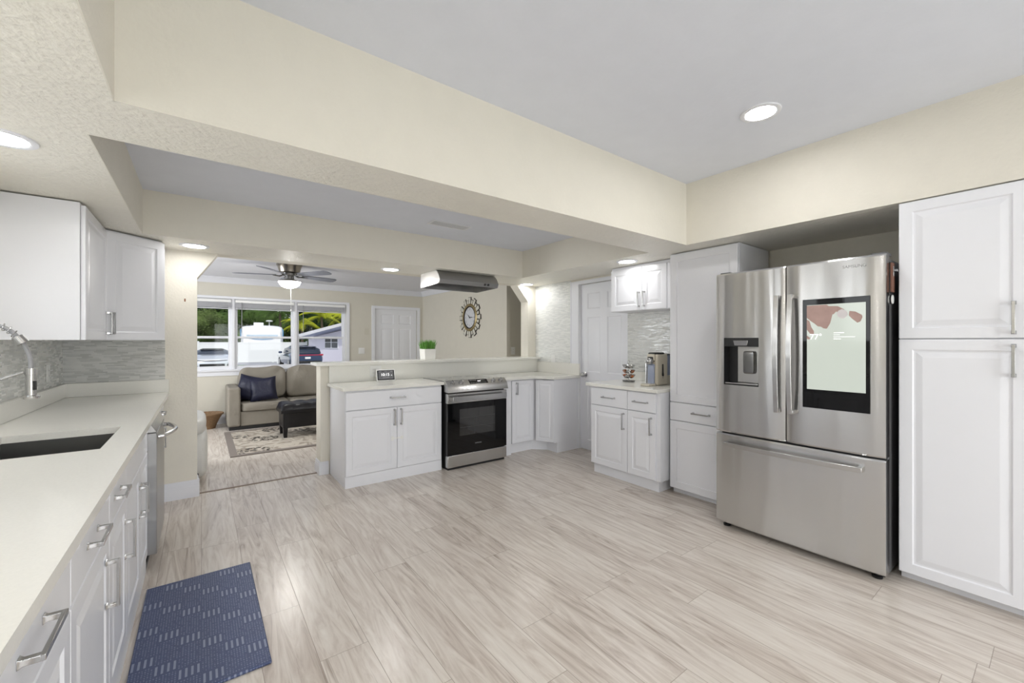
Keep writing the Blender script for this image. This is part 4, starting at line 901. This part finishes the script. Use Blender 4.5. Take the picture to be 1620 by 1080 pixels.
# ottoman bench
t = thing('ottoman_bench', 'tufted black leather storage bench on the rug', 'ottoman', (0.885, 6.42, 0.0125))
obj('box', MB().box(0.01, 0.01, 0.13, 1.11, 0.40, 0.335), LEATH, t, bevel=0.006)
m_ = MB(); nx, ny = 44, 20; Wd, Dp = 1.16, 0.45
for i in range(nx+1):
    for j in range(ny+1):
        x, y = i/nx, j/ny
        e = min(1, min(x, 1-x)*Wd/0.05, min(y, 1-y)*Dp/0.05); zz = 0.075*(1-(1-e)**2)**0.5+0.018*abs(sin(pi*x*6))*abs(sin(pi*y*3))
        m_.v.append((x*Wd-0.02, y*Dp-0.02, 0.375+zz*1.0))
for i in range(nx):
    for j in range(ny): q_ = i*(ny+1)+j; m_.f.append((q_, q_+1, q_+ny+2, q_+ny+1))
m_.box(-0.02, -0.02, 0.337, Wd-0.02, Dp-0.02, 0.376)
obj('tufted_lid', m_, LEATH, t, smooth=50)
for (x, y) in ((0.012, 0.012), (1.052, 0.012), (0.012, 0.342), (1.052, 0.342)):
    obj('leg', MB().hexa([(x+0.008, y+0.008, 0), (x+0.05, y+0.008, 0), (x+0.05, y+0.05, 0), (x+0.008, y+0.05, 0), (x, y, 0.1295), (x+0.058, y, 0.1295), (x+0.058, y+0.058, 0.1295), (x, y+0.058, 0.1295)]), LEATH, t, bevel=0.003)
# recliner (only its front edge shows beside the pier)
t = thing('recliner', 'cream leather recliner showing its rounded edge behind the pier', 'recliner', (-0.40, 5.15, 0), 0)
obj('seat', MB().sq((-0.05, 0.05, 0.30), (0.32, 0.40, 0.14), 0.35), RECL, t)
obj('footrest', MB().sq((0.345, 0.03, 0.275), (0.105, 0.40, 0.225), 0.42), RECL, t)
obj('footrest_roll', MB().sq((0.30, 0.03, 0.535), (0.14, 0.40, 0.095), 0.6), RECL, t)
obj('arm', MB().sq((0.0, -0.36, 0.36), (0.36, 0.10, 0.25), 0.4), RECL, t)
obj('arm', MB().sq((0.0, 0.47, 0.36), (0.36, 0.10, 0.25), 0.4), RECL, t)
obj('backrest', MB().sq((-0.42, 0.05, 0.62), (0.16, 0.38, 0.42), 0.4), RECL, t)
bs = obj('frame', MB().box(-0.45, -0.36, 0.03, 0.38, 0.44, 0.12), BLACK, t)
for (x, y) in ((-0.42, -0.3), (0.36, -0.3), (-0.42, 0.4), (0.36, 0.4)): obj('foot', MB().lathe([(0, 0), (0.025, 0), (0.025, 0.03), (0, 0.03)], (x, y, 0)), BLACK, t)
# basket
t = thing('wicker_basket', 'brown wicker basket on the lounge floor beside the sofa', 'basket', (0.05, 7.93, 0))
m_ = MB().lathe([(0.0, 0.0), (0.115, 0.0), (0.13, 0.06), (0.165, 0.15), (0.205, 0.225), (0.198, 0.225), (0.158, 0.15), (0.12, 0.06), (0.105, 0.012), (0.0, 0.012)], n=36, sx=1.1)
obj('bowl', m_, WICK, t, smooth=50)
m_ = MB()
for k in range(3): m_.tube([(0.225*cos(a), 0.205*sin(a), 0.222+0.006*sin(9*a+k*2)) for a in [2*pi*i/48 for i in range(49)]], 0.007, 6, caps=False)
obj('braided_rim', m_, WICK, t)
# ------------------------------------------------------------------ ceiling fan
t = thing('ceiling_fan', 'five-blade nickel ceiling fan with a white bowl light in the lounge', 'ceiling fan', (0.953, 6.30, ZL))
obj('housing', MB().lathe([(0, 0), (0.155, 0), (0.158, -0.022), (0.15, -0.032), (0.143, -0.04), (0.125, -0.115), (0.10, -0.13), (0, -0.13)], n=36), NICKF, t)
obj('motor_hub', MB().lathe([(0, -0.13), (0.095, -0.131), (0.085, -0.16), (0.055, -0.165), (0.055, -0.215), (0.0, -0.215)], n=30), DARKCH, t)
obj('light_pan', MB().lathe([(0, -0.205), (0.06, -0.206), (0.10, -0.222), (0.145, -0.235), (0.145, -0.243), (0.0, -0.243)], n=36), NICKF, t)
obj('glass_bowl', MB().lathe([(0.0, -0.2435), (0.135, -0.2435), (0.133, -0.25), (0.112, -0.285), (0.08, -0.31), (0.04, -0.325), (0, -0.329)], n=36), BOWL, t)
obj('pull_chain', MB().tube([(0.012, -0.03, -0.325), (0.012, -0.03, -0.62)], 0.0018, 6).sq((0.012, -0.03, -0.627), (0.005, 0.005, 0.008), 1), OUTLET, t)
for k in range(5):
    a = radians(90-36.7)+2*pi*k/5+radians(36)
    R_ = Matrix.Rotation(a, 4, 'Z')
    ir = MB().tube([(0.07, 0, -0.15), (0.12, 0.012, -0.165), (0.2, 0, -0.155)], 0.008, 8).tube([(0.07, 0, -0.15), (0.12, -0.012, -0.165), (0.2, 0, -0.155)], 0.008, 8); ir.xf(R_)
    br = obj('blade_bracket', ir, DARKCH, t)
    bl = MB(); pts = [(0.17, -0.045), (0.22, -0.055), (0.50, -0.068), (0.62, -0.07), (0.655, -0.05), (0.665, 0.0), (0.655, 0.05), (0.62, 0.07), (0.50, 0.068), (0.22, 0.055), (0.17, 0.045)]
    bl.prism(pts, 2, -0.004, 0.004); bl.xf(R_ @ Matrix.Translation((0, 0, -0.150)) @ Matrix.Rotation(radians(-11), 4, 'X'))
    obj('blade', bl, BLADE, t)
# ------------------------------------------------------------------ wall clock on the right lounge wall, facing -X
t = thing('wall_clock', 'round sunburst wall clock framed with mirror pieces on the lounge wall', 'clock', (3.779, 6.28, 1.755), RM)
obj('back_ring', MB().lathe([(0.2, -0.006), (0.2, 0), (0.27, 0), (0.27, -0.006)], axis='y', n=48), BRONZE, t)
for k in range(24):
    a = 2*pi*k/24; lg = k % 2 == 0; r1 = 0.355 if lg else 0.315; wd = 0.043 if lg else 0.034
    R_ = Matrix.Rotation(a, 4, 'Y')
    f_ = MB().hexa([(-wd*0.8, -0.016, 0.225), (wd*0.8, -0.016, 0.225), (wd*0.8, -0.002, 0.225), (-wd*0.8, -0.002, 0.225), (-wd, -0.016, r1), (wd, -0.016, r1), (wd, -0.002, r1), (-wd, -0.002, r1)])
    if not lg: f_.v = [(x, y+0.003, z) for x, y, z in f_.v]
    f_.xf(R_); fo_ = obj('sunburst_frame', f_, BRONZE, t, bevel=0.001)
    q = 0.008; yo = -0.0185 if lg else -0.0155
    g2 = MB().hexa([(-wd*0.8+q, yo, 0.232), (wd*0.8-q, yo, 0.232), (wd*0.8-q, yo+0.0024, 0.232), (-wd*0.8+q, yo+0.0024, 0.232), (-wd+q, yo, r1-q), (wd-q, yo, r1-q), (wd-q, yo+0.0024, r1-q), (-wd+q, yo+0.0024, r1-q)])
    g2.xf(R_); obj('mirror_piece', g2, MIRR, fo_)
obj('gold_ring', MB().lathe([(0.195, -0.004), (0.2, -0.028), (0.222, -0.034), (0.242, -0.024), (0.245, -0.004)], axis='y', n=56), GOLDM, t)
obj('dark_ring', MB().lathe([(0.178, -0.004), (0.18, -0.024), (0.196, -0.026), (0.198, -0.004)], axis='y', n=56), BRONZE, t)
obj('clock_face', MB().lathe([(0, -0.004), (0.18, -0.004), (0.18, -0.012), (0, -0.012)], axis='y', n=48), FACE, t)
ROM = ['XII', 'I', 'II', 'III', 'IIII', 'V', 'VI', 'VII', 'VIII', 'IX', 'X', 'XI']
for k, s_ in enumerate(ROM):
    a = 2*pi*k/12
    text('numeral', s_, 0.05, Matrix.Translation((0.142*sin(a), -0.0128, 0.142*cos(a))) @ Matrix.Rotation(a, 4, 'Y') @ FACEFRONT, GREYPL, t, 0.0004, sx=0.7)
def hand(L_, wd, ang_, name, yy):
    m_ = MB().prism([(-wd, -0.2*L_), (wd, -0.2*L_), (wd*0.7, 0), (wd*1.5, 0.35*L_), (wd*0.5, 0.7*L_), (0, L_), (-wd*0.5, 0.7*L_), (-wd*1.5, 0.35*L_), (-wd*0.7, 0)], 1, yy, yy+0.0015)
    m_.xf(Matrix.Rotation(ang_, 4, 'Y')); obj(name, m_, BLACK, t)
hand(0.10, 0.006, 2*pi*(10.25/12), 'hour_hand', -0.0165); hand(0.135, 0.005, 2*pi*0.25, 'minute_hand', -0.019)
obj('hub', MB().lathe([(0, -0.0121), (0.01, -0.0121), (0.01, -0.021), (0, -0.021)], axis='y', n=16), BLACK, t)
# ------------------------------------------------------------------ blinds
for k, (a, b_, lb) in enumerate(((-0.47, 0.395, 'left'), (0.445, 1.32, 'middle'), (1.37, 2.185, 'right'))):
    t = thing('window_blind', 'raised grey blind at the top of the '+lb+' lounge window', 'blind', ((a+b_)/2, YF-0.005, 2.03), group='raised blinds of the lounge windows')
    h2 = (b_-a)/2-0.003
    obj('head_rail', MB().box(-h2, -0.03, -0.055, h2, 0.015, -0.012), OUTLET, t, bevel=0.003)
    m_ = MB()
    for j in range(13): m_.box(-h2, -0.026, -0.066-j*0.0062, h2, 0.012, -0.063-j*0.0062)
    obj('stacked_slats', m_, BLINDM, t)
    obj('bottom_rail', MB().box(-h2, -0.026, -0.163, h2, 0.012, -0.148), BLINDM, t, bevel=0.003)
    if k: obj('tilt_wand', MB().tube([(-h2+0.09, -0.034, -0.05), (-h2+0.088, -0.034, -0.55)], 0.005, 8), GREYPL, t)

# ------------------------------------------------------------------ outdoors beyond the lounge windows
GZ = -0.32
ASPH = mat('pale_street', (0.42, 0.43, 0.46), 0.8, var=0.1, scale=2)
LAWN = mat('lawn_green', (0.10, 0.20, 0.05), 0.9, var=0.4, scale=3, bump=0.5)
FENCE = mat('white_vinyl', (0.80, 0.82, 0.80), 0.5)
struct('ground_street', MB().box(-30, YF+0.3, GZ-0.4, 70, 95, GZ), ASPH, label='sunlit pale street and driveway')
struct('ground_yard', MB().box(-14, -14, GZ-0.2, 16, YB-0.3, GZ+0.2), LAWN, label='back yard lawn')
c0 = at(370, 590, 24); c1 = at(413, 585, 24)
struct('ground_lawn', MB().prism([(c0[0]-1.5, c0[1]-3), (c0[0]+1.2, c0[1]-3), (c1[0]+0.1, c1[1]+1), (c1[0]-0.6, c1[1]+3.5), (c0[0]-1.5, c0[1]+4)], 2, GZ, GZ+0.16), LAWN, label='patch of front lawn')
# direction along which the fence runs: perpendicular to the sight line of the middle window
vd = Vector(at(425, 540, 1.0)[:2]).normalized(); fa = math.atan2(vd.y, vd.x)-pi/2
FD = 33.0
fc = Vector(at(425, 540, FD))
t = thing('vinyl_fence', 'long white vinyl privacy fence across the street', 'fence', (fc.x, fc.y, GZ), fa)
FH = 1.30-GZ
posts = [-11.7+2.4*k for k in range(7)]
for a, b_ in zip(posts, posts[1:]):
    m_ = MB().box(a+0.06, -0.02, 0.05, b_-0.06, 0.02, FH-0.12)
    for k in range(14): m_.box(a+0.1+k*0.16, -0.024, 0.08, a+0.105+k*0.16, 0.024, FH-0.14)
    m_.box(a+0.06, -0.035, FH-0.12, b_-0.06, 0.035, FH-0.02).box(a+0.06, -0.035, 0.03, b_-0.06, 0.035, 0.12)
    obj('fence_panel', m_, FENCE, t, smooth=0)
for a in posts: obj('fence_post', MB().box(a-0.06, -0.06, 0, a+0.06, 0.06, FH+0.06), FENCE, t)
sp0 = at(414, 546.5, FD-0.2)
t = thing('gate_sign', 'small blue sign on the white fence', 'sign', (sp0[0], sp0[1], sp0[2]), fa)
BLUE = mat('blue_enamel', (0.10, 0.28, 0.50), 0.4)
obj('plate', MB().box(-0.17, -0.01, -0.09, 0.17, 0.01, 0.09), BLUE, t)
obj('pale_stripes', MB().box(-0.12, -0.013, 0.02, 0.12, -0.0105, 0.04).box(-0.1, -0.013, -0.035, 0.1, -0.0105, -0.015), OUTLET, t)
pp = at(443, 577, FD-1.5)
o = obj('fire_hydrant_post', MB().lathe([(0, 0), (0.22, 0), (0.22, 0.12), (0.13, 0.14), (0.13, 0.55), (0.17, 0.57), (0.17, 0.65), (0, 0.78)], (0, 0, 0), 20), FENCE); o.location = (pp[0], pp[1], GZ); o.name = 'bollard'
tag(o, 'short white post standing in front of the white fence', 'bollard')
# cars
def loft(secs):   # secs: list of (y, [(x,z)...]) mirrored outlines given as closed loops
    m_ = MB(); n = len(secs[0][1])
    for y, lp in secs: m_.v += [(x, y, z) for x, z in lp]
    for i in range(len(secs)-1):
        for j in range(n): m_.f.append((i*n+j, i*n+(j+1) % n, (i+1)*n+(j+1) % n, (i+1)*n+j))
    m_.f += [tuple(range(n))[::-1], tuple((len(secs)-1)*n+j for j in range(n))]; return m_
def sec(w_, z0, z1, wt=None, r=0.10):
    wt = wt or w_
    h_ = [(w_*0.82, z0), (w_*0.96, z0+0.06), (w_, z0+(z1-z0)*0.45), (w_*0.99, z0+(z1-z0)*0.72), (wt*0.93, z1-0.04), (wt*0.8, z1)]
    return h_+[(-x, z) for x, z in h_[::-1]]
GLDK = mat('tinted_car_glass', (0.02, 0.03, 0.05), 0.06, spec=0.9)
TYRE = mat('rubber', (0.02, 0.02, 0.02), 0.8); RIM = mat('alloy', (0.5, 0.5, 0.5), 0.3, 1.0)
HEADL = mat('headlamp', (0.85, 0.87, 0.9), 0.1, 0.2); RED = mat('red_lamp', (0.45, 0.02, 0.05), 0.15)
def wheel(parent, x, y, r=0.33, w_=0.22):
    t_ = obj('wheel', MB().lathe([(0, -w_/2), (r*0.66, -w_/2), (r*0.95, -w_/2), (r, -w_/2+0.03), (r, w_/2-0.03), (r*0.95, w_/2), (0, w_/2)], (x, y, r), 28, 'x'), TYRE, parent)
    obj('rim', MB().lathe([(0, -w_/2-0.012), (r*0.62, -w_/2-0.012), (r*0.66, 0), (r*0.62, w_/2+0.012), (0, w_/2+0.012)], (x, y, r), 20, 'x'), RIM, t_)
def sedan(label, loc, rz, col):
    P = mat('silver_white_car_paint', col, 0.25, 0.2, coat=1.0); t_ = thing('car', label, 'car', loc, rz)
    W2 = 0.93
    obj('body', loft([(0, sec(0.72, 0.22, 0.74, 0.70)), (0.08, sec(0.84, 0.19, 0.82, 0.78)), (0.35, sec(0.91, 0.18, 0.90, 0.84)), (0.9, sec(W2, 0.18, 1.0, 0.86)), (1.35, sec(W2, 0.18, 1.08, 0.88)), (3.7, sec(W2, 0.18, 1.08, 0.88)), (4.4, sec(0.9, 0.2, 1.08, 0.84)), (4.75, sec(0.82, 0.28, 1.0, 0.76))]), P, t_, smooth=45)
    obj('windows', loft([(1.36, sec(0.76, 0.95, 1.075, 0.74)), (2.05, sec(0.76, 0.95, 1.40, 0.62)), (2.7, sec(0.80, 0.95, 1.43, 0.62)), (3.4, sec(0.79, 0.95, 1.38, 0.60)), (4.2, sec(0.74, 0.98, 1.06, 0.66))]), GLDK, t_, smooth=45)
    obj('roof', loft([(1.98, sec(0.56, 1.36, 1.405, 0.58)), (2.7, sec(0.58, 1.39, 1.45, 0.6)), (3.4, sec(0.56, 1.34, 1.40, 0.56))]), P, t_, smooth=45)
    obj('grille', MB().box(-0.56, -0.015, 0.26, 0.56, 0.06, 0.52), BLACK, t_, bevel=0.02)
    obj('nose_strip', MB().prism([(-0.66, 0.72), (-0.3, 0.68), (0.3, 0.68), (0.66, 0.72), (0.66, 0.76), (0.3, 0.73), (-0.3, 0.73), (-0.66, 0.76)], 1, -0.01, 0.08), BLACK, t_)
    for s_ in (-1, 1):
        obj('headlight', MB().hexa([(s_*0.60, 0.01, 0.70), (s_*0.86, 0.14, 0.71), (s_*0.86, 0.34, 0.71), (s_*0.60, 0.2, 0.70), (s_*0.60, 0.02, 0.79), (s_*0.86, 0.15, 0.82), (s_*0.86, 0.36, 0.82), (s_*0.60, 0.22, 0.79)]), HEADL, t_)
        obj('fog_recess', MB().prism([(s_*0.62, 0.32), (s_*0.84, 0.36), (s_*0.80, 0.58), (s_*0.68, 0.52)], 1, 0.0, 0.08), BLACK, t_)
        obj('side_mirror', MB().sq((s_*1.0, 1.55, 1.02), (0.11, 0.07, 0.07), 0.6), P, t_)
        for yy in (0.9, 3.75): wheel(t_, s_*0.82, yy)
    return t_
def suv(label, loc, rz, col):          # rear faces local -y
    P = mat('dark_blue_car_paint', col, 0.2, 0.3, coat=1.0); t_ = thing('car', label, 'car', loc, rz); W2 = 0.94
    obj('body', loft([(0, sec(0.80, 0.32, 0.98, 0.78)), (0.1, sec(0.90, 0.26, 1.04, 0.84)), (0.7, sec(W2, 0.24, 1.08, 0.88)), (3.3, sec(W2, 0.24, 1.04, 0.88)), (4.3, sec(0.9, 0.24, 0.95, 0.82)), (4.6, sec(0.78, 0.28, 0.75, 0.7))]), P, t_, smooth=45)
    obj('windows', loft([(0.08, sec(0.80, 1.0, 1.06, 0.76)), (0.45, sec(0.80, 1.0, 1.52, 0.64)), (1.8, sec(0.82, 1.0, 1.60, 0.66)), (2.6, sec(0.82, 1.0, 1.56, 0.64)), (3.4, sec(0.78, 0.98, 1.06, 0.7))]), GLDK, t_, smooth=45)
    obj('roof', loft([(0.3, sec(0.58, 1.50, 1.56, 0.6)), (1.8, sec(0.62, 1.56, 1.64, 0.64)), (2.5, sec(0.58, 1.53, 1.58, 0.6))]), P, t_, smooth=45)
    obj('rear_light_bar', MB().box(-0.82, -0.02, 0.90, 0.82, 0.1, 0.97), RED, t_, bevel=0.02)
    obj('licence_plate', MB().box(-0.16, -0.03, 0.66, 0.16, 0.02, 0.80), OUTLET, t_, bevel=0.005)
    obj('rear_bumper', MB().box(-0.78, -0.04, 0.34, 0.78, 0.1, 0.52), BLACK, t_, bevel=0.03)
    for s_ in (-1, 1):
        obj('tail_light', MB().box(s_*0.70, -0.012, 0.88, s_*0.91, 0.3, 1.0), RED, t_, bevel=0.02)
        obj('side_mirror', MB().sq((s_*1.0, 3.0, 1.1), (0.11, 0.07, 0.08), 0.6), P, t_)
        for yy in (0.85, 3.7): wheel(t_, s_*0.82, yy, 0.36)
    return t_
def facing(u, v, d, extra=0.0):
    p = at(u, v, d); a = math.atan2(p[1], p[0])-pi/2+extra; return (p[0], p[1], GZ), a
p, a = facing(336, 560, 22.5); sedan('white sedan facing the house, seen in the left lounge window', (p[0], p[1], GZ), a, (0.75, 0.78, 0.82)).scale.z = 0.86
p, a = facing(487, 560, 26.0, radians(13)); suv('dark blue SUV seen from behind in the right lounge window', (p[0], p[1], GZ), a, (0.03, 0.06, 0.13)).scale.z = 0.86
# motorhome behind the fence
p, a = facing(415, 540, 38.0)
t = thing('motorhome', 'big white motorhome parked behind the white fence', 'motorhome', (p[0], p[1], GZ), a)
WP = mat('white_gel_coat', (0.85, 0.86, 0.86), 0.3)
def rs(w_, z0, z1, r=0.35):
    h_ = [(w_*0.94, z0), (w_, z0+0.2), (w_, z1-r), (w_*0.93, z1-r*0.4), (w_*0.75, z1-0.06), (w_*0.4, z1)]
    return h_+[(-x, z) for x, z in h_[::-1]]
obj('body', loft([(0, rs(1.45, 0.5, 2.6)), (0.4, rs(1.62, 0.4, 2.95)), (1.2, rs(1.70, 0.4, 3.15)), (8, rs(1.70, 0.4, 3.15))]), WP, t, smooth=50)
obj('windscreen', MB().prism([(-1.2, 1.98), (-0.75, 1.86), (0, 1.8), (0.75, 1.86), (1.2, 1.98), (1.25, 2.28), (-1.25, 2.28)], 1, -0.03, 0.05), mat('pale_blue_glass', (0.50, 0.62, 0.72), 0.1), t)
obj('stripe', MB().prism([(-1.25, 2.02), (-0.7, 1.86), (0, 1.80), (0.7, 1.86), (1.25, 2.02), (1.2, 2.09), (0.7, 1.92), (0, 1.86), (-0.7, 1.92), (-1.2, 2.09)], 1, -0.05, 0.05), BLUE, t)
obj('roof_unit', MB().box(-0.7, 1.0, 3.1, 0.1, 2.2, 3.42), WP, t, bevel=0.06)
for s_ in (-1, 1):
    obj('side_window', MB().box(s_*1.62, 0.5, 1.9, s_*1.72, 1.6, 2.8), BLUE, t, bevel=0.03)
    for yy in (1.2, 6.5): wheel(t, s_*1.35, yy, 0.45, 0.3)
p = at(426, 508, 47.5)
t = thing('fan_reflection', 'white disc on a stem modelling the fan light mirrored in the window', 'reflection', (p[0], p[1], GZ), YAW*0)  # solid stand-in for the fan bowl and chain mirrored in the pane
obj('pole', MB().tube([(0, 0, 0), (0, 0, 3.95)], 0.06, 10), FENCE, t)  # stem in place of the mirrored pull chain
obj('reflected_bowl', MB().sq((0, 0, 3.98), (0.34, 0.34, 0.1), 0.7), FENCE, t)
# neighbour's house on the right
HW = mat('lilac_white_render', (0.82, 0.79, 0.87), 0.8)
p = at(488, 540, 34.0); p2 = at(640, 540, 27.5)
hv = Vector((p2[0]-p[0], p2[1]-p[1])); HL = hv.length
t = thing('house', 'low white house with a pale pitched roof seen in the right lounge window', 'house', (p[0], p[1], GZ), math.atan2(hv.y, hv.x))
za = 1.62-GZ; zb = 2.62-GZ
obj('wall', MB().prism([(0, 0), (HL, 0), (HL, za), (HL*0.70, zb), (0, za)], 1, 0, 7), HW, t)
ROOF = mat('white_roof_tiles', (0.75, 0.75, 0.78), 0.7)
obj('roof', MB().prism([(-0.8, za-0.02), (HL*0.70, zb+0.18), (HL*0.70, zb+0.4), (-0.9, za+0.22)], 1, -0.7, 7.3).prism([(HL*0.70, zb+0.18), (HL+0.6, za-0.1), (HL+0.6, za+0.12), (HL*0.70, zb+0.4)], 1, -0.7, 7.3), ROOF, t)
obj('soffit', MB().prism([(-0.75, za-0.1), (HL*0.70, zb+0.08), (HL*0.70, zb+0.17), (-0.75, za-0.03)], 1, -0.66, 0), mat('blue_grey_soffit', (0.30, 0.33, 0.45), 0.7), t)
p3 = Vector(at(514, 540, 32)[:2]); 
s0 = (Vector(at(513.5, 540, 32.6)[:2])-Vector(p[:2])).dot(hv.normalized())
wf = obj('window', MB().box(s0, -0.05, 0.62+0.5, s0+1.75, 0.0, 1.62+0.45), TRIM, t)
m_ = MB()
for i in (0, 1):
    for j in (0, 1): m_.box(s0+0.06+i*0.87, -0.06, 1.17+j*0.44, s0+0.06+i*0.87+0.76, -0.051, 1.17+j*0.44+0.40)
obj('panes', m_, GLDK, wf)
# trees
rt = random.Random(11)
def leafmat(name, col, var=0.45): return mat(name, col, 0.75, var=var, scale=1.3, spec=0.15)
DKG = leafmat('dark_green_leaves', (0.022, 0.048, 0.012), 0.7); MDG = leafmat('mid_green_leaves', (0.06, 0.11, 0.022), 0.7); LTG = leafmat('olive_green_leaves', (0.11, 0.16, 0.045), 0.7)
YEL = leafmat('yellow_green_fronds', (0.42, 0.46, 0.03), 0.4); BARK = mat('bark', (0.12, 0.09, 0.06), 0.9, bump=0.6)
def tree(label, u, d, h_, r, m, n=7000, name='tree', cz=None, leaf=0.13, base=GZ):
    p = at(u, 540, d); t_ = thing(name, label, 'tree', (p[0], p[1], base))
    obj('trunk', MB().tube([(0, 0, 0), (0.1, 0.05, h_*0.35), (0, 0, h_*0.7)], [0.22, 0.16, 0.08], 10), BARK, t_)
    cl = [(rt.uniform(-r, r)*0.75, rt.uniform(-r, r)*0.6, h_*0.5+rt.uniform(-0.42, 0.42)*h_, rt.uniform(0.3, 0.55)*r) for _ in range(16)]
    m_ = MB()
    for k in range(n):
        c = cl[rt.randrange(len(cl))]; v = Vector((rt.gauss(0, 1), rt.gauss(0, 1), rt.gauss(0, 1))).normalized()*c[3]*rt.uniform(0.7, 1.12)
        q_ = Vector((c[0], c[1], c[2]))+Vector((v.x, v.y, v.z*0.8)); q_.z = max(q_.z, 0.2)
        a_ = Vector((rt.gauss(0, 1), rt.gauss(0, 1), rt.gauss(0, 0.6))).normalized(); b_ = a_.orthogonal().normalized(); s_ = leaf*rt.uniform(0.6, 1.4)
        m_.add([tuple(q_-a_*s_), tuple(q_+b_*s_*0.4), tuple(q_+a_*s_), tuple(q_-b_*s_*0.4)], [(0, 1, 2, 3)])
    for c in cl: m_.sq(c[:3], (c[3]*0.74, c[3]*0.74, c[3]*0.6), 1, nu=14, nv=8)
    obj('crown', m_, m, t_, smooth=0); return t_
G = 'trees beyond the fence'
for (u, d, h_, r, m, lb) in ((296, 41, 4.6, 2.6, LTG, 'olive bushy tree at the left of the left lounge window'), (346, 46, 4.6, 2.8, MDG, 'mid green tree filling the left lounge window behind the white sedan'),
                             (315, 56, 9.5, 4.2, DKG, 'tall dark tree rising at the far left behind the fence'), (372, 64, 10.5, 4.8, DKG, 'tall dark tree behind the left window mullion'),
                             (422, 56, 7.2, 3.4, MDG, 'green tree directly behind the motorhome'), (455, 66, 10, 4.6, DKG, 'dark tree right of the motorhome'),
                             (400, 78, 13, 6, MDG, 'tall green tree farthest back in the middle window'), (492, 58, 7.5, 3.6, DKG, 'dark green tree behind the left end of the white house'),
                             (528, 66, 10.5, 4.6, DKG, 'dark green tree behind the roof of the white house'), (566, 56, 9.0, 4.0, MDG, 'green tree farthest right behind the white house')):
    tree(lb, u, d, h_, r, m)
def palm(label, u, d, h_, m, n=15, L_=2.6):
    p = at(u, 540, d); t_ = thing('palm_tree', label, 'palm tree', (p[0], p[1], GZ))
    obj('trunk', MB().tube([(0, 0, 0), (0.15, 0, h_*0.5), (0.05, 0, h_)], [0.2, 0.15, 0.12], 10), BARK, t_)
    for k in range(n):
        a = 2*pi*k/n+rt.uniform(-0.2, 0.2); el = rt.uniform(0.2, 1.1); m_ = MB(); sp = []
        for i in range(9):
            s_ = i/8; rr_ = L_*s_*cos(el*(1-s_*0.4)); z = h_+L_*(s_*sin(el)-0.75*s_*s_); sp.append(Vector((0.05+rr_*cos(a), rr_*sin(a), z)))
        m_.tube(sp, 0.02, 5)
        td = Vector((-sin(a), cos(a), 0))
        for i in range(1, 34):
            f = i/33*7.99; b0 = sp[int(f)].lerp(sp[min(8, int(f)+1)], f-int(f)); ll = 0.55*sin(pi*min(1, 0.15+0.85*i/33))+0.1; dr_ = (sp[min(8, int(f)+1)]-sp[int(f)]).normalized()
            for s_ in (-1, 1):
                e = b0+(td*s_*0.8+dr_*0.5+Vector((0, 0, -0.45)))*ll
                m_.add([tuple(b0-dr_*0.03), tuple(b0+dr_*0.03), tuple(e)], [(0, 1, 2)])
        obj('frond', m_, m, t_, smooth=0)
    return t_
palm('tall yellow-green palm at the left edge of the right lounge window', 476, 49, 3.7, YEL)
palm('yellow-green palm behind the roof in the middle of the right lounge window', 508, 50, 4.6, YEL, 15, 3.0)
palm('green palm drooping behind the motorhome', 442, 50, 5.0, MDG, 15, 3.0)
palm('palm with yellow fronds at the right edge of the right lounge window', 545, 48, 4.4, YEL, 13, 2.4)
